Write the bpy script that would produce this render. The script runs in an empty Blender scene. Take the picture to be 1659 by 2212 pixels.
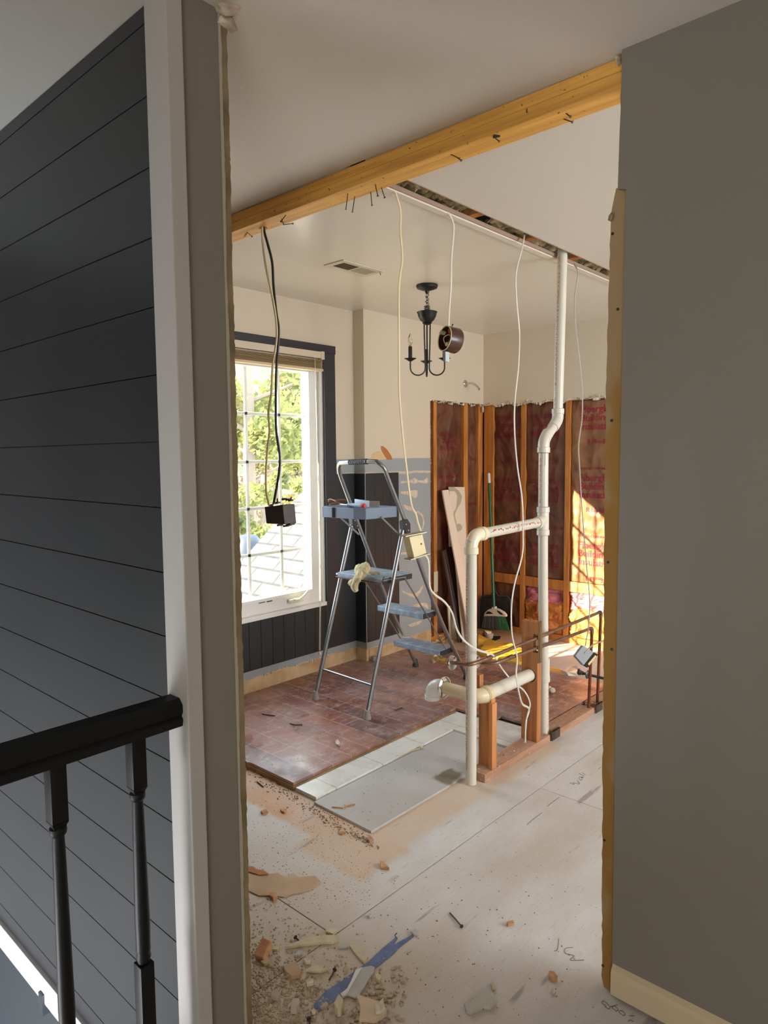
import bpy, bmesh, math, random
from mathutils import Vector, Matrix, noise
random.seed(7)
S = bpy.context.scene
COL = S.collection
PI = math.pi

# ------------------------------------------------------------------ camera
FPX, CX, CY = 1492.16, 829.5, 1106.0
YAW, PIT, ROLL = -0.73742394, -0.08095854, -0.00861823
EYE = Vector((0, 0, 1.464))
_f = Vector((math.sin(YAW)*math.cos(PIT), math.cos(YAW)*math.cos(PIT), math.sin(PIT)))
_r = Vector((math.cos(YAW), -math.sin(YAW), 0)); _u = _r.cross(_f)
RX = math.cos(ROLL)*_r + math.sin(ROLL)*_u
UY = -math.sin(ROLL)*_r + math.cos(ROLL)*_u
cam = bpy.data.cameras.new('camera'); camo = bpy.data.objects.new('camera', cam); COL.objects.link(camo)
camo.matrix_world = Matrix(((RX.x, UY.x, -_f.x, EYE.x), (RX.y, UY.y, -_f.y, EYE.y), (RX.z, UY.z, -_f.z, EYE.z), (0, 0, 0, 1)))
cam.sensor_fit = 'VERTICAL'; cam.sensor_height = 36; cam.lens = FPX/2212*36
cam.clip_start = 0.02; cam.clip_end = 200
S.camera = camo

# ------------------------------------------------------------------ world, sun, window portal, added fill lights, exposure
S.view_settings.view_transform = 'Standard'; S.view_settings.look = 'None'
S.view_settings.exposure = 0.30; S.view_settings.gamma = 1; S.view_settings.use_curve_mapping = False
W = bpy.data.worlds.new('world'); S.world = W; W.use_nodes = True
bg = W.node_tree.nodes['Background']; bg.inputs[0].default_value = (0.74, 0.87, 1.0, 1); bg.inputs[1].default_value = 8.5
S.cycles.max_bounces = 8; S.cycles.diffuse_bounces = 5; S.cycles.sample_clamp_indirect = 4
S.cycles.use_denoising = True
def light(name, kind, loc, dirv, energy, col, size=None, sizey=None, portal=False):
    l = bpy.data.lights.new(name, kind); o = bpy.data.objects.new(name, l); COL.objects.link(o)
    o.location = loc; o.rotation_euler = Vector(dirv).to_track_quat('-Z', 'Y').to_euler()
    l.energy = energy; l.color = col
    if kind == 'AREA':
        l.shape = 'RECTANGLE'; l.size = size; l.size_y = sizey
        l.cycles.is_portal = portal
    return o
SUN_DIR = (0.454*0.938, 0.891*0.938, -0.346)
sun = light('sun', 'SUN', (-6, -6, 6), SUN_DIR, 30.0, (1.0, 0.80, 0.54)); sun.data.angle = 0.009
light('window_portal', 'AREA', (-3.57, 2.65, 1.29), (1, 0, 0), 1, (1, 1, 1), .98, 1.64, True)
# unseen area lights added to brighten the kitchen, hall and stairwell
light('fill_side', 'AREA', (2.12, 3.4, 1.45), (-1, 0.05, 0), 50, (1.0, 0.92, 0.82), 1.9, 1.25)
light('fill_hall', 'AREA', (0.9, -2.15, 1.25), (-0.18, 1, 0.22), 58, (1.0, 0.95, 0.88), 1.6, 1.5)
light('fill_stair', 'AREA', (-2.5, -2.15, -1.3), (0.08, 1, 0.12), 84, (0.95, 0.95, 1.0), 1.2, 1.4).data.spread = math.radians(95)

# ------------------------------------------------------------------ survey helpers: a line of sight met with a real plane of the room
def ray(x, y):
    return RX*((x-CX)/FPX) - UY*((y-CY)/FPX) + _f
def on(x, y, ax, v):
    d = ray(x, y); i = 'xyz'.index(ax)
    return EYE + d*((v-EYE[i])/d[i])
def zat(x, y, X, Y):
    d = ray(x, y); return EYE.z + (d.x*X+d.y*Y)/(d.x**2+d.y**2)*d.z

# ------------------------------------------------------------------ materials
MATS = {}
def lin(c):
    return tuple((v/12.92 if v <= 0.04045 else ((v+0.055)/1.055)**2.4) for v in [k/255 for k in c])
def M(name, c, rough=0.6, c2=None, scale=6, stretch=(1, 1, 1), mix=(0.35, 0.65), detail=5, bump=0, bscale=60, bstretch=(1, 1, 1), metal=0, spec=0.5, trans=0, coat=0, alpha=1):
    if name in MATS: return MATS[name]
    m = bpy.data.materials.new(name); m.use_nodes = True; nt = m.node_tree; N = nt.nodes; L = nt.links
    b = N['Principled BSDF']; col = lin(c)+(1,)
    b.inputs['Base Color'].default_value = col; b.inputs['Roughness'].default_value = rough
    b.inputs['Metallic'].default_value = metal; b.inputs['Specular IOR Level'].default_value = spec
    b.inputs['Transmission Weight'].default_value = trans; b.inputs['Coat Weight'].default_value = coat
    geo = N.new('ShaderNodeNewGeometry')
    def nz(sc, st, det):
        mp = N.new('ShaderNodeMapping'); mp.inputs['Scale'].default_value = st; L.new(geo.outputs['Position'], mp.inputs['Vector'])
        n = N.new('ShaderNodeTexNoise'); n.inputs['Scale'].default_value = sc; n.inputs['Detail'].default_value = det
        L.new(mp.outputs[0], n.inputs['Vector']); return n
    if c2:
        n = nz(scale, stretch, detail); cr = N.new('ShaderNodeValToRGB')
        cr.color_ramp.elements[0].position = mix[0]; cr.color_ramp.elements[1].position = mix[1]
        cr.color_ramp.elements[0].color = col; cr.color_ramp.elements[1].color = lin(c2)+(1,)
        L.new(n.outputs[0], cr.inputs[0]); L.new(cr.outputs[0], b.inputs['Base Color']); m['_ramp'] = cr.name
    if bump:
        n = nz(bscale, bstretch, 6); bp = N.new('ShaderNodeBump'); bp.inputs['Strength'].default_value = bump; bp.inputs['Distance'].default_value = 0.01
        L.new(n.outputs[0], bp.inputs['Height']); L.new(bp.outputs[0], b.inputs['Normal'])
    MATS[name] = m; return m
def color_out(m):
    nt = m.node_tree; b = nt.nodes['Principled BSDF']; l = b.inputs['Base Color'].links
    if l: return l[0].from_socket
    rgb = nt.nodes.new('ShaderNodeRGB'); rgb.outputs[0].default_value = b.inputs['Base Color'].default_value; return rgb.outputs[0]
def zone(m, ax, lo, hi, c, edge=0.004, wob=0.0, wscale=6, ax2=None, lo2=None, hi2=None, soft_rand=0.0):
    """paint a band of another colour between two world coordinates, with a wobbling edge"""
    nt = m.node_tree; N = nt.nodes; L = nt.links; b = N['Principled BSDF']
    geo = N.new('ShaderNodeNewGeometry'); sp = N.new('ShaderNodeSeparateXYZ'); L.new(geo.outputs['Position'], sp.inputs[0])
    wn = N.new('ShaderNodeTexNoise'); wn.inputs['Scale'].default_value = wscale; wn.inputs['Detail'].default_value = 4; L.new(geo.outputs['Position'], wn.inputs['Vector'])
    wm = N.new('ShaderNodeMath'); wm.operation = 'MULTIPLY_ADD'; wm.inputs[1].default_value = wob*2; wm.inputs[2].default_value = -wob; L.new(wn.outputs[0], wm.inputs[0])
    def band(a, l0, h0):
        s = N.new('ShaderNodeMath'); s.operation = 'ADD'; L.new(sp.outputs['xyz'.index(a)], s.inputs[0]); L.new(wm.outputs[0], s.inputs[1])
        r1 = N.new('ShaderNodeMapRange'); r1.inputs[1].default_value = l0-edge; r1.inputs[2].default_value = l0+edge; L.new(s.outputs[0], r1.inputs[0])
        r2 = N.new('ShaderNodeMapRange'); r2.inputs[1].default_value = h0-edge; r2.inputs[2].default_value = h0+edge; r2.inputs[3].default_value = 1; r2.inputs[4].default_value = 0; L.new(s.outputs[0], r2.inputs[0])
        mu = N.new('ShaderNodeMath'); mu.operation = 'MULTIPLY'; L.new(r1.outputs[0], mu.inputs[0]); L.new(r2.outputs[0], mu.inputs[1]); return mu
    f = band(ax, lo, hi)
    if ax2:
        g = band(ax2, lo2, hi2); mu = N.new('ShaderNodeMath'); mu.operation = 'MULTIPLY'; L.new(f.outputs[0], mu.inputs[0]); L.new(g.outputs[0], mu.inputs[1]); f = mu
    if soft_rand:
        n2 = N.new('ShaderNodeTexNoise'); n2.inputs['Scale'].default_value = 3; n2.inputs['Detail'].default_value = 6; L.new(geo.outputs['Position'], n2.inputs['Vector'])
        r = N.new('ShaderNodeMapRange'); r.inputs[1].default_value = 0.3; r.inputs[2].default_value = 0.6; r.inputs[3].default_value = 1-soft_rand; r.inputs[4].default_value = 1; L.new(n2.outputs[0], r.inputs[0])
        mu = N.new('ShaderNodeMath'); mu.operation = 'MULTIPLY'; L.new(f.outputs[0], mu.inputs[0]); L.new(r.outputs[0], mu.inputs[1]); f = mu
    src = color_out(m); mx = N.new('ShaderNodeMix'); mx.data_type = 'RGBA'; L.new(f.outputs[0], mx.inputs[0]); L.new(src, mx.inputs[6])
    mx.inputs[7].default_value = lin(c)+(1,); L.new(mx.outputs[2], b.inputs['Base Color'])
def specks(m, c, scale, thr, strch=(1, 1, 1), amt=1.0):
    nt = m.node_tree; N = nt.nodes; L = nt.links; b = N['Principled BSDF']
    geo = N.new('ShaderNodeNewGeometry'); mp = N.new('ShaderNodeMapping'); mp.inputs['Scale'].default_value = strch; L.new(geo.outputs['Position'], mp.inputs[0])
    n = N.new('ShaderNodeTexNoise'); n.inputs['Scale'].default_value = scale; n.inputs['Detail'].default_value = 3; L.new(mp.outputs[0], n.inputs['Vector'])
    r = N.new('ShaderNodeMapRange'); r.inputs[1].default_value = thr; r.inputs[2].default_value = thr+0.04; r.inputs[4].default_value = amt; L.new(n.outputs[0], r.inputs[0])
    src = color_out(m); mx = N.new('ShaderNodeMix'); mx.data_type = 'RGBA'; L.new(r.outputs[0], mx.inputs[0]); L.new(src, mx.inputs[6])
    mx.inputs[7].default_value = lin(c)+(1,); L.new(mx.outputs[2], b.inputs['Base Color'])
def bricks(name, cols, bw, bh, mortar, msize, swap=False, off=(0, 0), rough=0.4, offset=0.37, grime=None):
    m = bpy.data.materials.new(name); m.use_nodes = True; nt = m.node_tree; N = nt.nodes; L = nt.links; b = N['Principled BSDF']
    geo = N.new('ShaderNodeNewGeometry'); mp = N.new('ShaderNodeMapping'); mp.inputs['Location'].default_value = (off[0], off[1], 0); L.new(geo.outputs['Position'], mp.inputs[0])
    t = N.new('ShaderNodeTexBrick'); t.offset = offset; t.offset_frequency = 2; t.squash = 1
    t.inputs['Scale'].default_value = 1; t.inputs['Brick Width'].default_value = bw; t.inputs['Row Height'].default_value = bh; t.inputs['Mortar Size'].default_value = msize
    t.inputs['Mortar Smooth'].default_value = 0.1; t.inputs['Bias'].default_value = 0
    t.inputs['Color1'].default_value = lin(cols[0])+(1,); t.inputs['Color2'].default_value = lin(cols[1])+(1,); t.inputs['Mortar'].default_value = lin(mortar)+(1,)
    L.new(mp.outputs[0], t.inputs['Vector']); out = t.outputs['Color']
    if grime:
        for gc, sc, st, lo, hi in grime:
            mp2 = N.new('ShaderNodeMapping'); mp2.inputs['Scale'].default_value = st; L.new(geo.outputs['Position'], mp2.inputs[0])
            n = N.new('ShaderNodeTexNoise'); n.inputs['Scale'].default_value = sc; n.inputs['Detail'].default_value = 7; n.inputs['Roughness'].default_value = 0.65; L.new(mp2.outputs[0], n.inputs['Vector'])
            r = N.new('ShaderNodeMapRange'); r.inputs[1].default_value = lo; r.inputs[2].default_value = hi; L.new(n.outputs[0], r.inputs[0])
            mx = N.new('ShaderNodeMix'); mx.data_type = 'RGBA'; L.new(r.outputs[0], mx.inputs[0]); L.new(out, mx.inputs[6]); mx.inputs[7].default_value = lin(gc)+(1,); out = mx.outputs[2]
    L.new(out, b.inputs['Base Color'])
    n = N.new('ShaderNodeTexNoise'); n.inputs['Scale'].default_value = 9; n.inputs['Detail'].default_value = 6; L.new(geo.outputs['Position'], n.inputs['Vector'])
    r = N.new('ShaderNodeMapRange'); r.inputs[1].default_value = 0.3; r.inputs[2].default_value = 0.7; r.inputs[3].default_value = rough-0.12; r.inputs[4].default_value = rough+0.2; L.new(n.outputs[0], r.inputs[0]); L.new(r.outputs[0], b.inputs['Roughness'])
    bp = N.new('ShaderNodeBump'); bp.inputs['Strength'].default_value = 0.25; bp.inputs['Distance'].default_value = 0.003
    inv = N.new('ShaderNodeMath'); inv.operation = 'SUBTRACT'; inv.inputs[0].default_value = 1; L.new(t.outputs['Fac'], inv.inputs[1]); L.new(inv.outputs[0], bp.inputs['Height']); L.new(bp.outputs[0], b.inputs['Normal'])
    MATS[name] = m; return m

ceil_m = M('ceiling_paint', (214, 208, 198), 0.55, bump=0.06, bscale=120)
ceil_gloss = M('ceiling_paint_satin', (226, 220, 208), 0.24, bump=0.03, bscale=30)
cream = M('cream_wall_paint', (212, 198, 176), 0.55, bump=0.05, bscale=150)
gray_wall = M('gray_wall_paint', (126, 121, 112), 0.6, bump=0.12, bscale=180)
dark_ship = M('charcoal_shiplap_paint', (38, 39, 42), 0.34, (33, 34, 38), 3)
dark_trim = M('charcoal_trim_paint', (34, 37, 40), 0.45)
teal_dark = M('dark_teal_paint', (10, 24, 31), 0.6)
white_trim = M('white_trim_paint', (174, 172, 168), 0.5)
gyp = M('raw_gypsum', (150, 134, 106), 0.9, (112, 98, 72), 9)
paper_br = M('drywall_paper_brown', (150, 112, 52), 0.85, (158, 134, 98), 3.2, (1, 1, 0.6), (0.47, 0.53))
gypw = M('torn_gypsum_white', (225, 214, 195), 0.9, (170, 155, 135), 30, bump=0.6, bscale=60)
pine = M('framing_pine', (202, 134, 62), 0.6, (168, 100, 40), 5, (6, 6, 0.7), bump=0.1, bscale=60)
pine_y = M('beam_pine', (240, 184, 90), 0.5, (206, 148, 68), 5, (0.6, 8, 12), (0.35, 0.7), bump=0.1)
specks(pine_y, (92, 56, 20), 55, 0.69)
stud_p = M('post_pine', (186, 124, 72), 0.6, (148, 88, 46), 5, (9, 9, 0.5), bump=0.12)
specks(stud_p, (70, 42, 22), 40, 0.72, (1, 1, .5))
plate_m = M('plate_lumber', (176, 134, 108), 0.75, (154, 112, 86), 6, (6, 0.8, 6))
specks(plate_m, (190, 172, 158), 60, 0.62, amt=.5)
specks(plate_m, (90, 62, 48), 45, 0.72)
pvc = M('white_pvc', (206, 200, 186), 0.32)
pvc_old = M('aged_pvc', (212, 194, 158), 0.35)
red_print = M('red_print', (176, 66, 66), 0.6)
primer = M('purple_primer', (110, 60, 76), 0.5)
romex = M('cream_cable', (214, 196, 158), 0.45)
romex_w = M('white_cable', (206, 198, 186), 0.45)
black_cable = M('black_cable', (34, 32, 32), 0.4)
copper = M('weathered_copper', (152, 116, 94), 0.42, (122, 94, 80), 20, metal=0.8)
brass = M('brass', (196, 160, 92), 0.35, metal=0.9)
chrome = M('chrome', (216, 214, 210), 0.14, metal=1)
steel = M('brushed_steel_tube', (150, 152, 156), 0.28, metal=0.85)
steel_d = M('dark_steel', (90, 74, 66), 0.6, (60, 48, 44), 30, metal=0.4)
step_pl = M('gray_step_plastic', (134, 146, 160), 0.55, (174, 184, 196), 25, (1, 1, 1), (0.45, 0.75))
step_dk = M('dark_step_plastic', (44, 44, 48), 0.5)
bronze = M('dark_bronze', (40, 42, 40), 0.35, metal=0.5)
bulb_m = M('bulb_glass', (255, 248, 235), 0.03, trans=1)
glass_m = M('window_glass', (255, 255, 255), 0.0, trans=1)
def thin_glass(m):
    nt = m.node_tree; N = nt.nodes; L = nt.links
    tr = N.new('ShaderNodeBsdfTransparent'); tr.inputs[0].default_value = (.96, .98, .97, 1); gl = N.new('ShaderNodeBsdfGlossy'); gl.inputs['Roughness'].default_value = 0.01
    lw = N.new('ShaderNodeLayerWeight'); fr = N.new('ShaderNodeMath'); fr.operation = 'POWER'; fr.inputs[1].default_value = 4; L.new(lw.outputs['Facing'], fr.inputs[0]); ad = N.new('ShaderNodeMath'); ad.operation = 'MULTIPLY_ADD'; ad.inputs[1].default_value = 0.5; ad.inputs[2].default_value = 0.03; L.new(fr.outputs[0], ad.inputs[0]); mx = N.new('ShaderNodeMixShader')
    L.new(ad.outputs[0], mx.inputs[0]); L.new(tr.outputs[0], mx.inputs[1]); L.new(gl.outputs[0], mx.inputs[2]); L.new(mx.outputs[0], N['Material Output'].inputs[0])
thin_glass(glass_m)
chip = M('chip_wood', (198, 150, 108), 0.75, (168, 118, 76), 40)
nail_m = M('nail_steel', (70, 62, 56), 0.5, metal=0.6)
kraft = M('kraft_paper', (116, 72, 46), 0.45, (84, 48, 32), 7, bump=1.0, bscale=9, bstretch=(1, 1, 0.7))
kraft_sun = M('kraft_paper_sunlit', (158, 112, 72), 0.5, (122, 80, 50), 6, bump=1.0, bscale=9, bstretch=(1, 1, 0.7))  # paler kraft copy with the sunlight put into its colour
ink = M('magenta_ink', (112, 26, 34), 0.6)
ink_sun = M('magenta_ink_sunlit', (150, 32, 50), 0.6)  # brighter ink copy, sunlight on the print mixed into the colour
pink = M('pink_fiberglass', (206, 120, 132), 0.95, (140, 74, 90), 14, bump=1.0, bscale=30)
orange_b = M('orange_batt_facing', (206, 132, 48), 0.6, (150, 74, 40), 9, bump=1.0, bscale=14)
blown = M('blown_insulation', (190, 172, 130), 1.0, (96, 80, 56), 22, bump=1.0, bscale=30)
dark_void = M('dark_cavity', (26, 20, 16), 0.9)

# ------------------------------------------------------------------ mesh builder
class MB:
    def __init__(s): s.bm = bmesh.new()
    def box(s, x0, x1, y0, y1, z0, z1, bev=0):
        v = [s.bm.verts.new(p) for p in ((x0, y0, z0), (x1, y0, z0), (x1, y1, z0), (x0, y1, z0), (x0, y0, z1), (x1, y0, z1), (x1, y1, z1), (x0, y1, z1))]
        fs = [s.bm.faces.new([v[i] for i in q]) for q in ((0, 3, 2, 1), (4, 5, 6, 7), (0, 1, 5, 4), (1, 2, 6, 5), (2, 3, 7, 6), (3, 0, 4, 7))]
        if bev: bmesh.ops.bevel(s.bm, geom=list({e for f in fs for e in f.edges}), offset=bev, segments=2, affect='EDGES', profile=0.5)
        return s
    def hull(s, bot, top, bev=0):
        """prism between two rings of equal length"""
        n = len(bot); a = [s.bm.verts.new(p) for p in bot]; b = [s.bm.verts.new(p) for p in top]
        fs = [s.bm.faces.new(a[::-1]), s.bm.faces.new(b)]
        for i in range(n): fs.append(s.bm.faces.new((a[i], a[(i+1) % n], b[(i+1) % n], b[i])))
        if bev: bmesh.ops.bevel(s.bm, geom=list({e for f in fs for e in f.edges}), offset=bev, segments=2, affect='EDGES', profile=0.5)
        return s
    def poly(s, pts, d):
        d = Vector(d); return s.hull([Vector(p) for p in pts], [Vector(p)+d for p in pts])
    def obox(s, c, ax, ay, az, bev=0):
        c = Vector(c); ax = Vector(ax); ay = Vector(ay); az = Vector(az)
        r = [c-ax-ay-az, c+ax-ay-az, c+ax+ay-az, c-ax+ay-az]
        return s.hull(r, [p+2*az for p in r], bev)
    def tube(s, pts, r, seg=10, flat=1.0, cap=True, flatdir=None):
        pts = [Vector(p) for p in pts]; rs = r if isinstance(r, (list, tuple)) else [r]*len(pts)
        t0 = (pts[1]-pts[0]).normalized(); up = Vector((0, 0, 1)) if abs(t0.z) < 0.9 else Vector((1, 0, 0))
        if flatdir: up = Vector(flatdir)
        nrm = (up - t0*up.dot(t0)).normalized(); rings = []
        for i, p in enumerate(pts):
            t = (pts[min(i+1, len(pts)-1)]-pts[max(i-1, 0)]).normalized()
            nrm = (nrm - t*nrm.dot(t)).normalized(); bn = t.cross(nrm)
            rings.append([s.bm.verts.new(p+nrm*(rs[i]*math.cos(2*PI*k/seg))+bn*(rs[i]*flat*math.sin(2*PI*k/seg))) for k in range(seg)])
        for a, b in zip(rings, rings[1:]):
            for k in range(seg): s.bm.faces.new((a[k], a[(k+1) % seg], b[(k+1) % seg], b[k]))
        if cap: s.bm.faces.new(rings[0][::-1]); s.bm.faces.new(rings[-1])
        return s
    def lathe(s, c, axis, prof, seg=24):
        """prof: list of (radius, distance along axis)"""
        c = Vector(c); a = Vector(axis).normalized(); u = a.orthogonal().normalized(); v = a.cross(u); rings = []
        for r, h in prof:
            r = max(r, 1e-4); rings.append([s.bm.verts.new(c+a*h+u*(r*math.cos(2*PI*k/seg))+v*(r*math.sin(2*PI*k/seg))) for k in range(seg)])
        for p, q in zip(rings, rings[1:]):
            for k in range(seg): s.bm.faces.new((p[k], p[(k+1) % seg], q[(k+1) % seg], q[k]))
        s.bm.faces.new(rings[0][::-1]); s.bm.faces.new(rings[-1]); return s
    def grid(s, o, u, v, nu, nv, fn=None, n=None):
        o = Vector(o); u = Vector(u); v = Vector(v); nn = Vector(n) if n else u.cross(v).normalized(); g = []
        for j in range(nv+1):
            g.append([s.bm.verts.new(o+u*(i/nu)+v*(j/nv)+nn*(fn(i/nu, j/nv) if fn else 0)) for i in range(nu+1)])
        for j in range(nv):
            for i in range(nu): s.bm.faces.new((g[j][i], g[j][i+1], g[j+1][i+1], g[j+1][i]))
        return s
    def chunk(s, c, sx, sy, sz, rot=None, jit=0.25, sub=1):
        b2 = bmesh.new(); bmesh.ops.create_icosphere(b2, subdivisions=sub, radius=1)
        R = rot or Matrix.Rotation(random.random()*6.28, 3, 'Z'); mp = {}
        for v in b2.verts:
            p = Vector((v.co.x*sx, v.co.y*sy, v.co.z*sz))*(1+random.uniform(-jit, jit)); mp[v.index] = s.bm.verts.new(Vector(c)+R @ p)
        for f in b2.faces: s.bm.faces.new([mp[v.index] for v in f.verts])
        b2.free(); return s
    def each(s, name, m, parent=None, smooth=False):
        s.bm.verts.index_update(); seen = set(); n = 0
        for v0 in list(s.bm.verts):
            if v0 in seen: continue
            st = [v0]; comp = []; seen.add(v0)
            while st:
                v = st.pop(); comp.append(v)
                for e in v.link_edges:
                    w = e.other_vert(v)
                    if w not in seen: seen.add(w); st.append(w)
            q = MB(); mp = {v: q.bm.verts.new(v.co) for v in comp}
            for f in {f for v in comp for f in v.link_faces}: q.bm.faces.new([mp[v] for v in f.verts])
            q.build(name, m, parent, smooth)
        s.bm.free()
    def build(s, name, m, parent=None, smooth=False, label=None, cat=None, group=None, kind=None):
        bm = s.bm; bmesh.ops.recalc_face_normals(bm, faces=bm.faces[:])
        lo = [min(v.co[i] for v in bm.verts) for i in range(3)]; hi = [max(v.co[i] for v in bm.verts) for i in range(3)]
        o = Vector(((lo[0]+hi[0])/2, (lo[1]+hi[1])/2, lo[2]))
        for v in bm.verts: v.co -= o
        me = bpy.data.meshes.new(name); bm.to_mesh(me); bm.free()
        if smooth:
            for p in me.polygons: p.use_smooth = True
            try: me.set_sharp_from_angle(angle=math.radians(40))
            except Exception: pass
        me.materials.append(m); ob = bpy.data.objects.new(name, me); COL.objects.link(ob)
        put(ob, o, parent); tag(ob, label, cat, group, kind); return ob
WL = {}
def put(ob, o, parent):
    if parent: ob.parent = parent; ob.location = o-WL[parent.name]
    else: ob.location = o
    WL[ob.name] = Vector(o)
def tag(ob, label=None, cat=None, group=None, kind=None):
    if label: ob['label'] = label
    if cat: ob['category'] = cat
    if group: ob['group'] = group
    if kind: ob['kind'] = kind
def thing(name, loc, label, cat, group=None):
    o = bpy.data.objects.new(name, None); o.empty_display_size = 0.05; COL.objects.link(o); put(o, Vector(loc), None); tag(o, label, cat, group); return o
ST = dict(kind='structure')
def cr_path(P, n=8):
    P = [Vector(p) for p in P]; Q = [2*P[0]-P[1]]+P+[2*P[-1]-P[-2]]; out = []
    for i in range(1, len(Q)-2):
        for k in range(n):
            t = k/n; a, b, c, d = Q[i-1:i+3]
            out.append(0.5*((2*b)+(c-a)*t+(2*a-5*b+4*c-d)*t*t+(3*b-a-3*c+d)*t**3))
    out.append(P[-1]); return out
def text_mesh(txt, size, o, u, v, depth=0.0015, bold=0.0):
    """raised lettering starting at o, running along u, upright along v"""
    cu = bpy.data.curves.new('lettering', 'FONT'); cu.body = txt; cu.size = size; cu.extrude = 0; cu.offset = bold; cu.resolution_u = 2
    cu.space_line = 0.86
    to = bpy.data.objects.new('lettering_tmp', cu); COL.objects.link(to)
    dg = bpy.context.evaluated_depsgraph_get(); dg.update(); me = bpy.data.meshes.new_from_object(to.evaluated_get(dg)); bpy.data.objects.remove(to)
    u = Vector(u).normalized(); v = Vector(v).normalized(); n = u.cross(v); mb = MB()
    vs = [mb.bm.verts.new(Vector(o)+u*p.co.x+v*p.co.y+n*depth) for p in me.vertices]
    for p in me.polygons:
        try: mb.bm.faces.new([vs[i] for i in p.vertices])
        except ValueError: pass
    bpy.data.meshes.remove(me); return mb

H = 2.45
# ================================================================== STRUCTURE
# ---- floor: plywood sheets with open joints
ply = M('dusty_plywood', (206, 204, 204), 0.62, (186, 176, 164), 3.5, (1, 0.45, 1), (0.36, 0.66), 8, bump=0.25, bscale=26, bstretch=(1, .25, 1))
zone(ply, 'y', 1.70, 1.90, (196, 142, 90), 0.015, 0.035, 14, 'x', -2.75, -1.90, 0.5)
zone(ply, 'y', 1.62, 1.88, (196, 164, 132), 0.02, 0.04, 11, 'x', -1.95, -1.60, 0.3)
zone(ply, 'y', .8, 1.55, (186, 168, 148), 0.25, 0.2, 4, 'x', -2.4, -1.0, 0.3)
zone(ply, 'x', -1.80, -1.615, (200, 176, 154), 0.02, 0.02, 9, 'y', 1.65, 3.1, 0.5)
zone(ply, 'y', 4.02, 4.9, (196, 142, 88), 0.05, 0.05, 6, 'x', -3.4, -2.6, 0.6)
specks(ply, (174, 158, 142), 170, 0.60, (1, .10, 1), .30)
specks(ply, (220, 218, 216), 260, 0.60, (1, .3, 1), .22)
specks(ply, (112, 92, 76), 60, 0.70)
specks(ply, (130, 118, 110), 9, 0.66, (1.5, .3, 1), .6)
mb = MB()
XS = [-3.55, -1.4705, 2.3]; g = 0.0022
mb.box(XS[0], XS[1]-g, 0.835, 1.374-g, -0.03, 0); mb.box(XS[0], XS[1]-g, 1.374+g, 5.0, -0.03, 0)
mb.box(XS[1]+g, XS[2], -2.2, 0.2-g, -0.03, 0); mb.box(XS[1]+g, XS[2], 0.2+g, 2.628-g*.5, -0.03, 0); mb.box(XS[1]+g, XS[2], 2.628+g*.5, 5.0, -0.03, 0)
floor = mb.build('floor', ply, **ST)
MB().box(-3.55, 2.3, 0.84, 5.0, -0.09, -0.031).box(-1.47, 2.3, -2.2, 0.84, -0.20, -0.031).build('joists', dark_void, floor)
pencil = M('pencil_line', (96, 92, 90), 0.7)
def strokes(name, lists, lab):
    mb = MB()
    for L_ in lists:
        P = [on(x, y, 'z', 0.001) for x, y in L_]
        mb.tube(cr_path(P, 4) if len(P) > 2 else P, 0.0007, 5)
    o = mb.build(name, pencil, floor); o['label'] = lab
def z6(pts, o, s): return [(o[0]+a/s, o[1]+b/s) for a, b in pts]
s_ = 8.195; o_ = (1130, 1530)
strokes('pencil_word', [z6(p, o_, s_) for p in (
    [(825, 1320), (870, 1335), (905, 1348), (890, 1315), (940, 1330), (1000, 1335), (960, 1270)],
    [(1060, 1225), (1000, 1215), (990, 1245), (1035, 1275), (1045, 1230), (1040, 1215), (1075, 1225)],
    [(985, 1150), (1085, 1200)], [(1040, 1140), (1108, 1175)])], 'word wall pencilled on the plywood')
s_ = 3.318; o_ = (900, 1700)
strokes('pencil_word', [z6(p, o_, s_) for p in (
    [(1360, 1570), (1325, 1545), (1345, 1535), (1385, 1575), (1378, 1590), (1350, 1575)], [(1385, 1575), (1440, 1560)],
    [(1425, 1600), (1400, 1580), (1420, 1570), (1445, 1595), (1425, 1608)],
    [(1475, 1635), (1450, 1612), (1470, 1602), (1495, 1628), (1478, 1640)],
    [(1515, 1680), (1530, 1670), (1555, 1680)], [(1525, 1640), (1560, 1640)])], 'word door pencilled by the right wall')
strokes('pencil_scribble', [z6(p, o_, s_) for p in (
    [(1120, 1150), (1070, 1155), (1065, 1190), (1130, 1210), (1100, 1240), (1200, 1240)], [(985, 1175), (1010, 1165), (1020, 1085)])], 'loose pencil scribble')
s_ = 8.195; o_ = (1130, 1530)
strokes('pencil_dash', [z6(p, o_, s_) for p in ([(440, 1735), (520, 1660), (640, 1580)], [(70, 2060), (200, 1950), (335, 1850)], [(1330, 1075), (1390, 1030)])], 'curved pencil dashes')

# ---- ceiling with the slot where the plumbing wall's top plate was
mb = MB(); zt = H+0.012
mb.box(-3.55, 2.3, -2.2, 1.735, H, zt+.02); ceil = mb.build('ceiling', ceil_m, **ST)
MB().box(-3.55, -1.742, 1.74, 5.0, H, zt).build('kitchen_ceiling', ceil_gloss, ceil)
MB().box(-1.652, 2.3, 1.74, 5.0, H, zt).build('right_ceiling', ceil_m, ceil)
MB().box(-3.55, 2.3, -2.3, 5.0, H+0.16, H+0.2).build('roof_deck', dark_void, ceil)
# edge strips of cut drywall beside the slot
edge_m = M('drywall_edge_pinkish', (158, 132, 116), 0.8)
MB().box(-1.775, -1.742, 1.83, 4.86, H-0.010, H+.001).build('drywall_edge', M('skim_coat', (216, 208, 194), 0.6), ceil)
MB().box(-1.742, -1.734, 1.83, 4.86, H-0.004, H+.012).box(-1.657, -1.652, 1.83, 4.86, H-.002, H+.012).build('cut_edge', edge_m, ceil)
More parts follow.
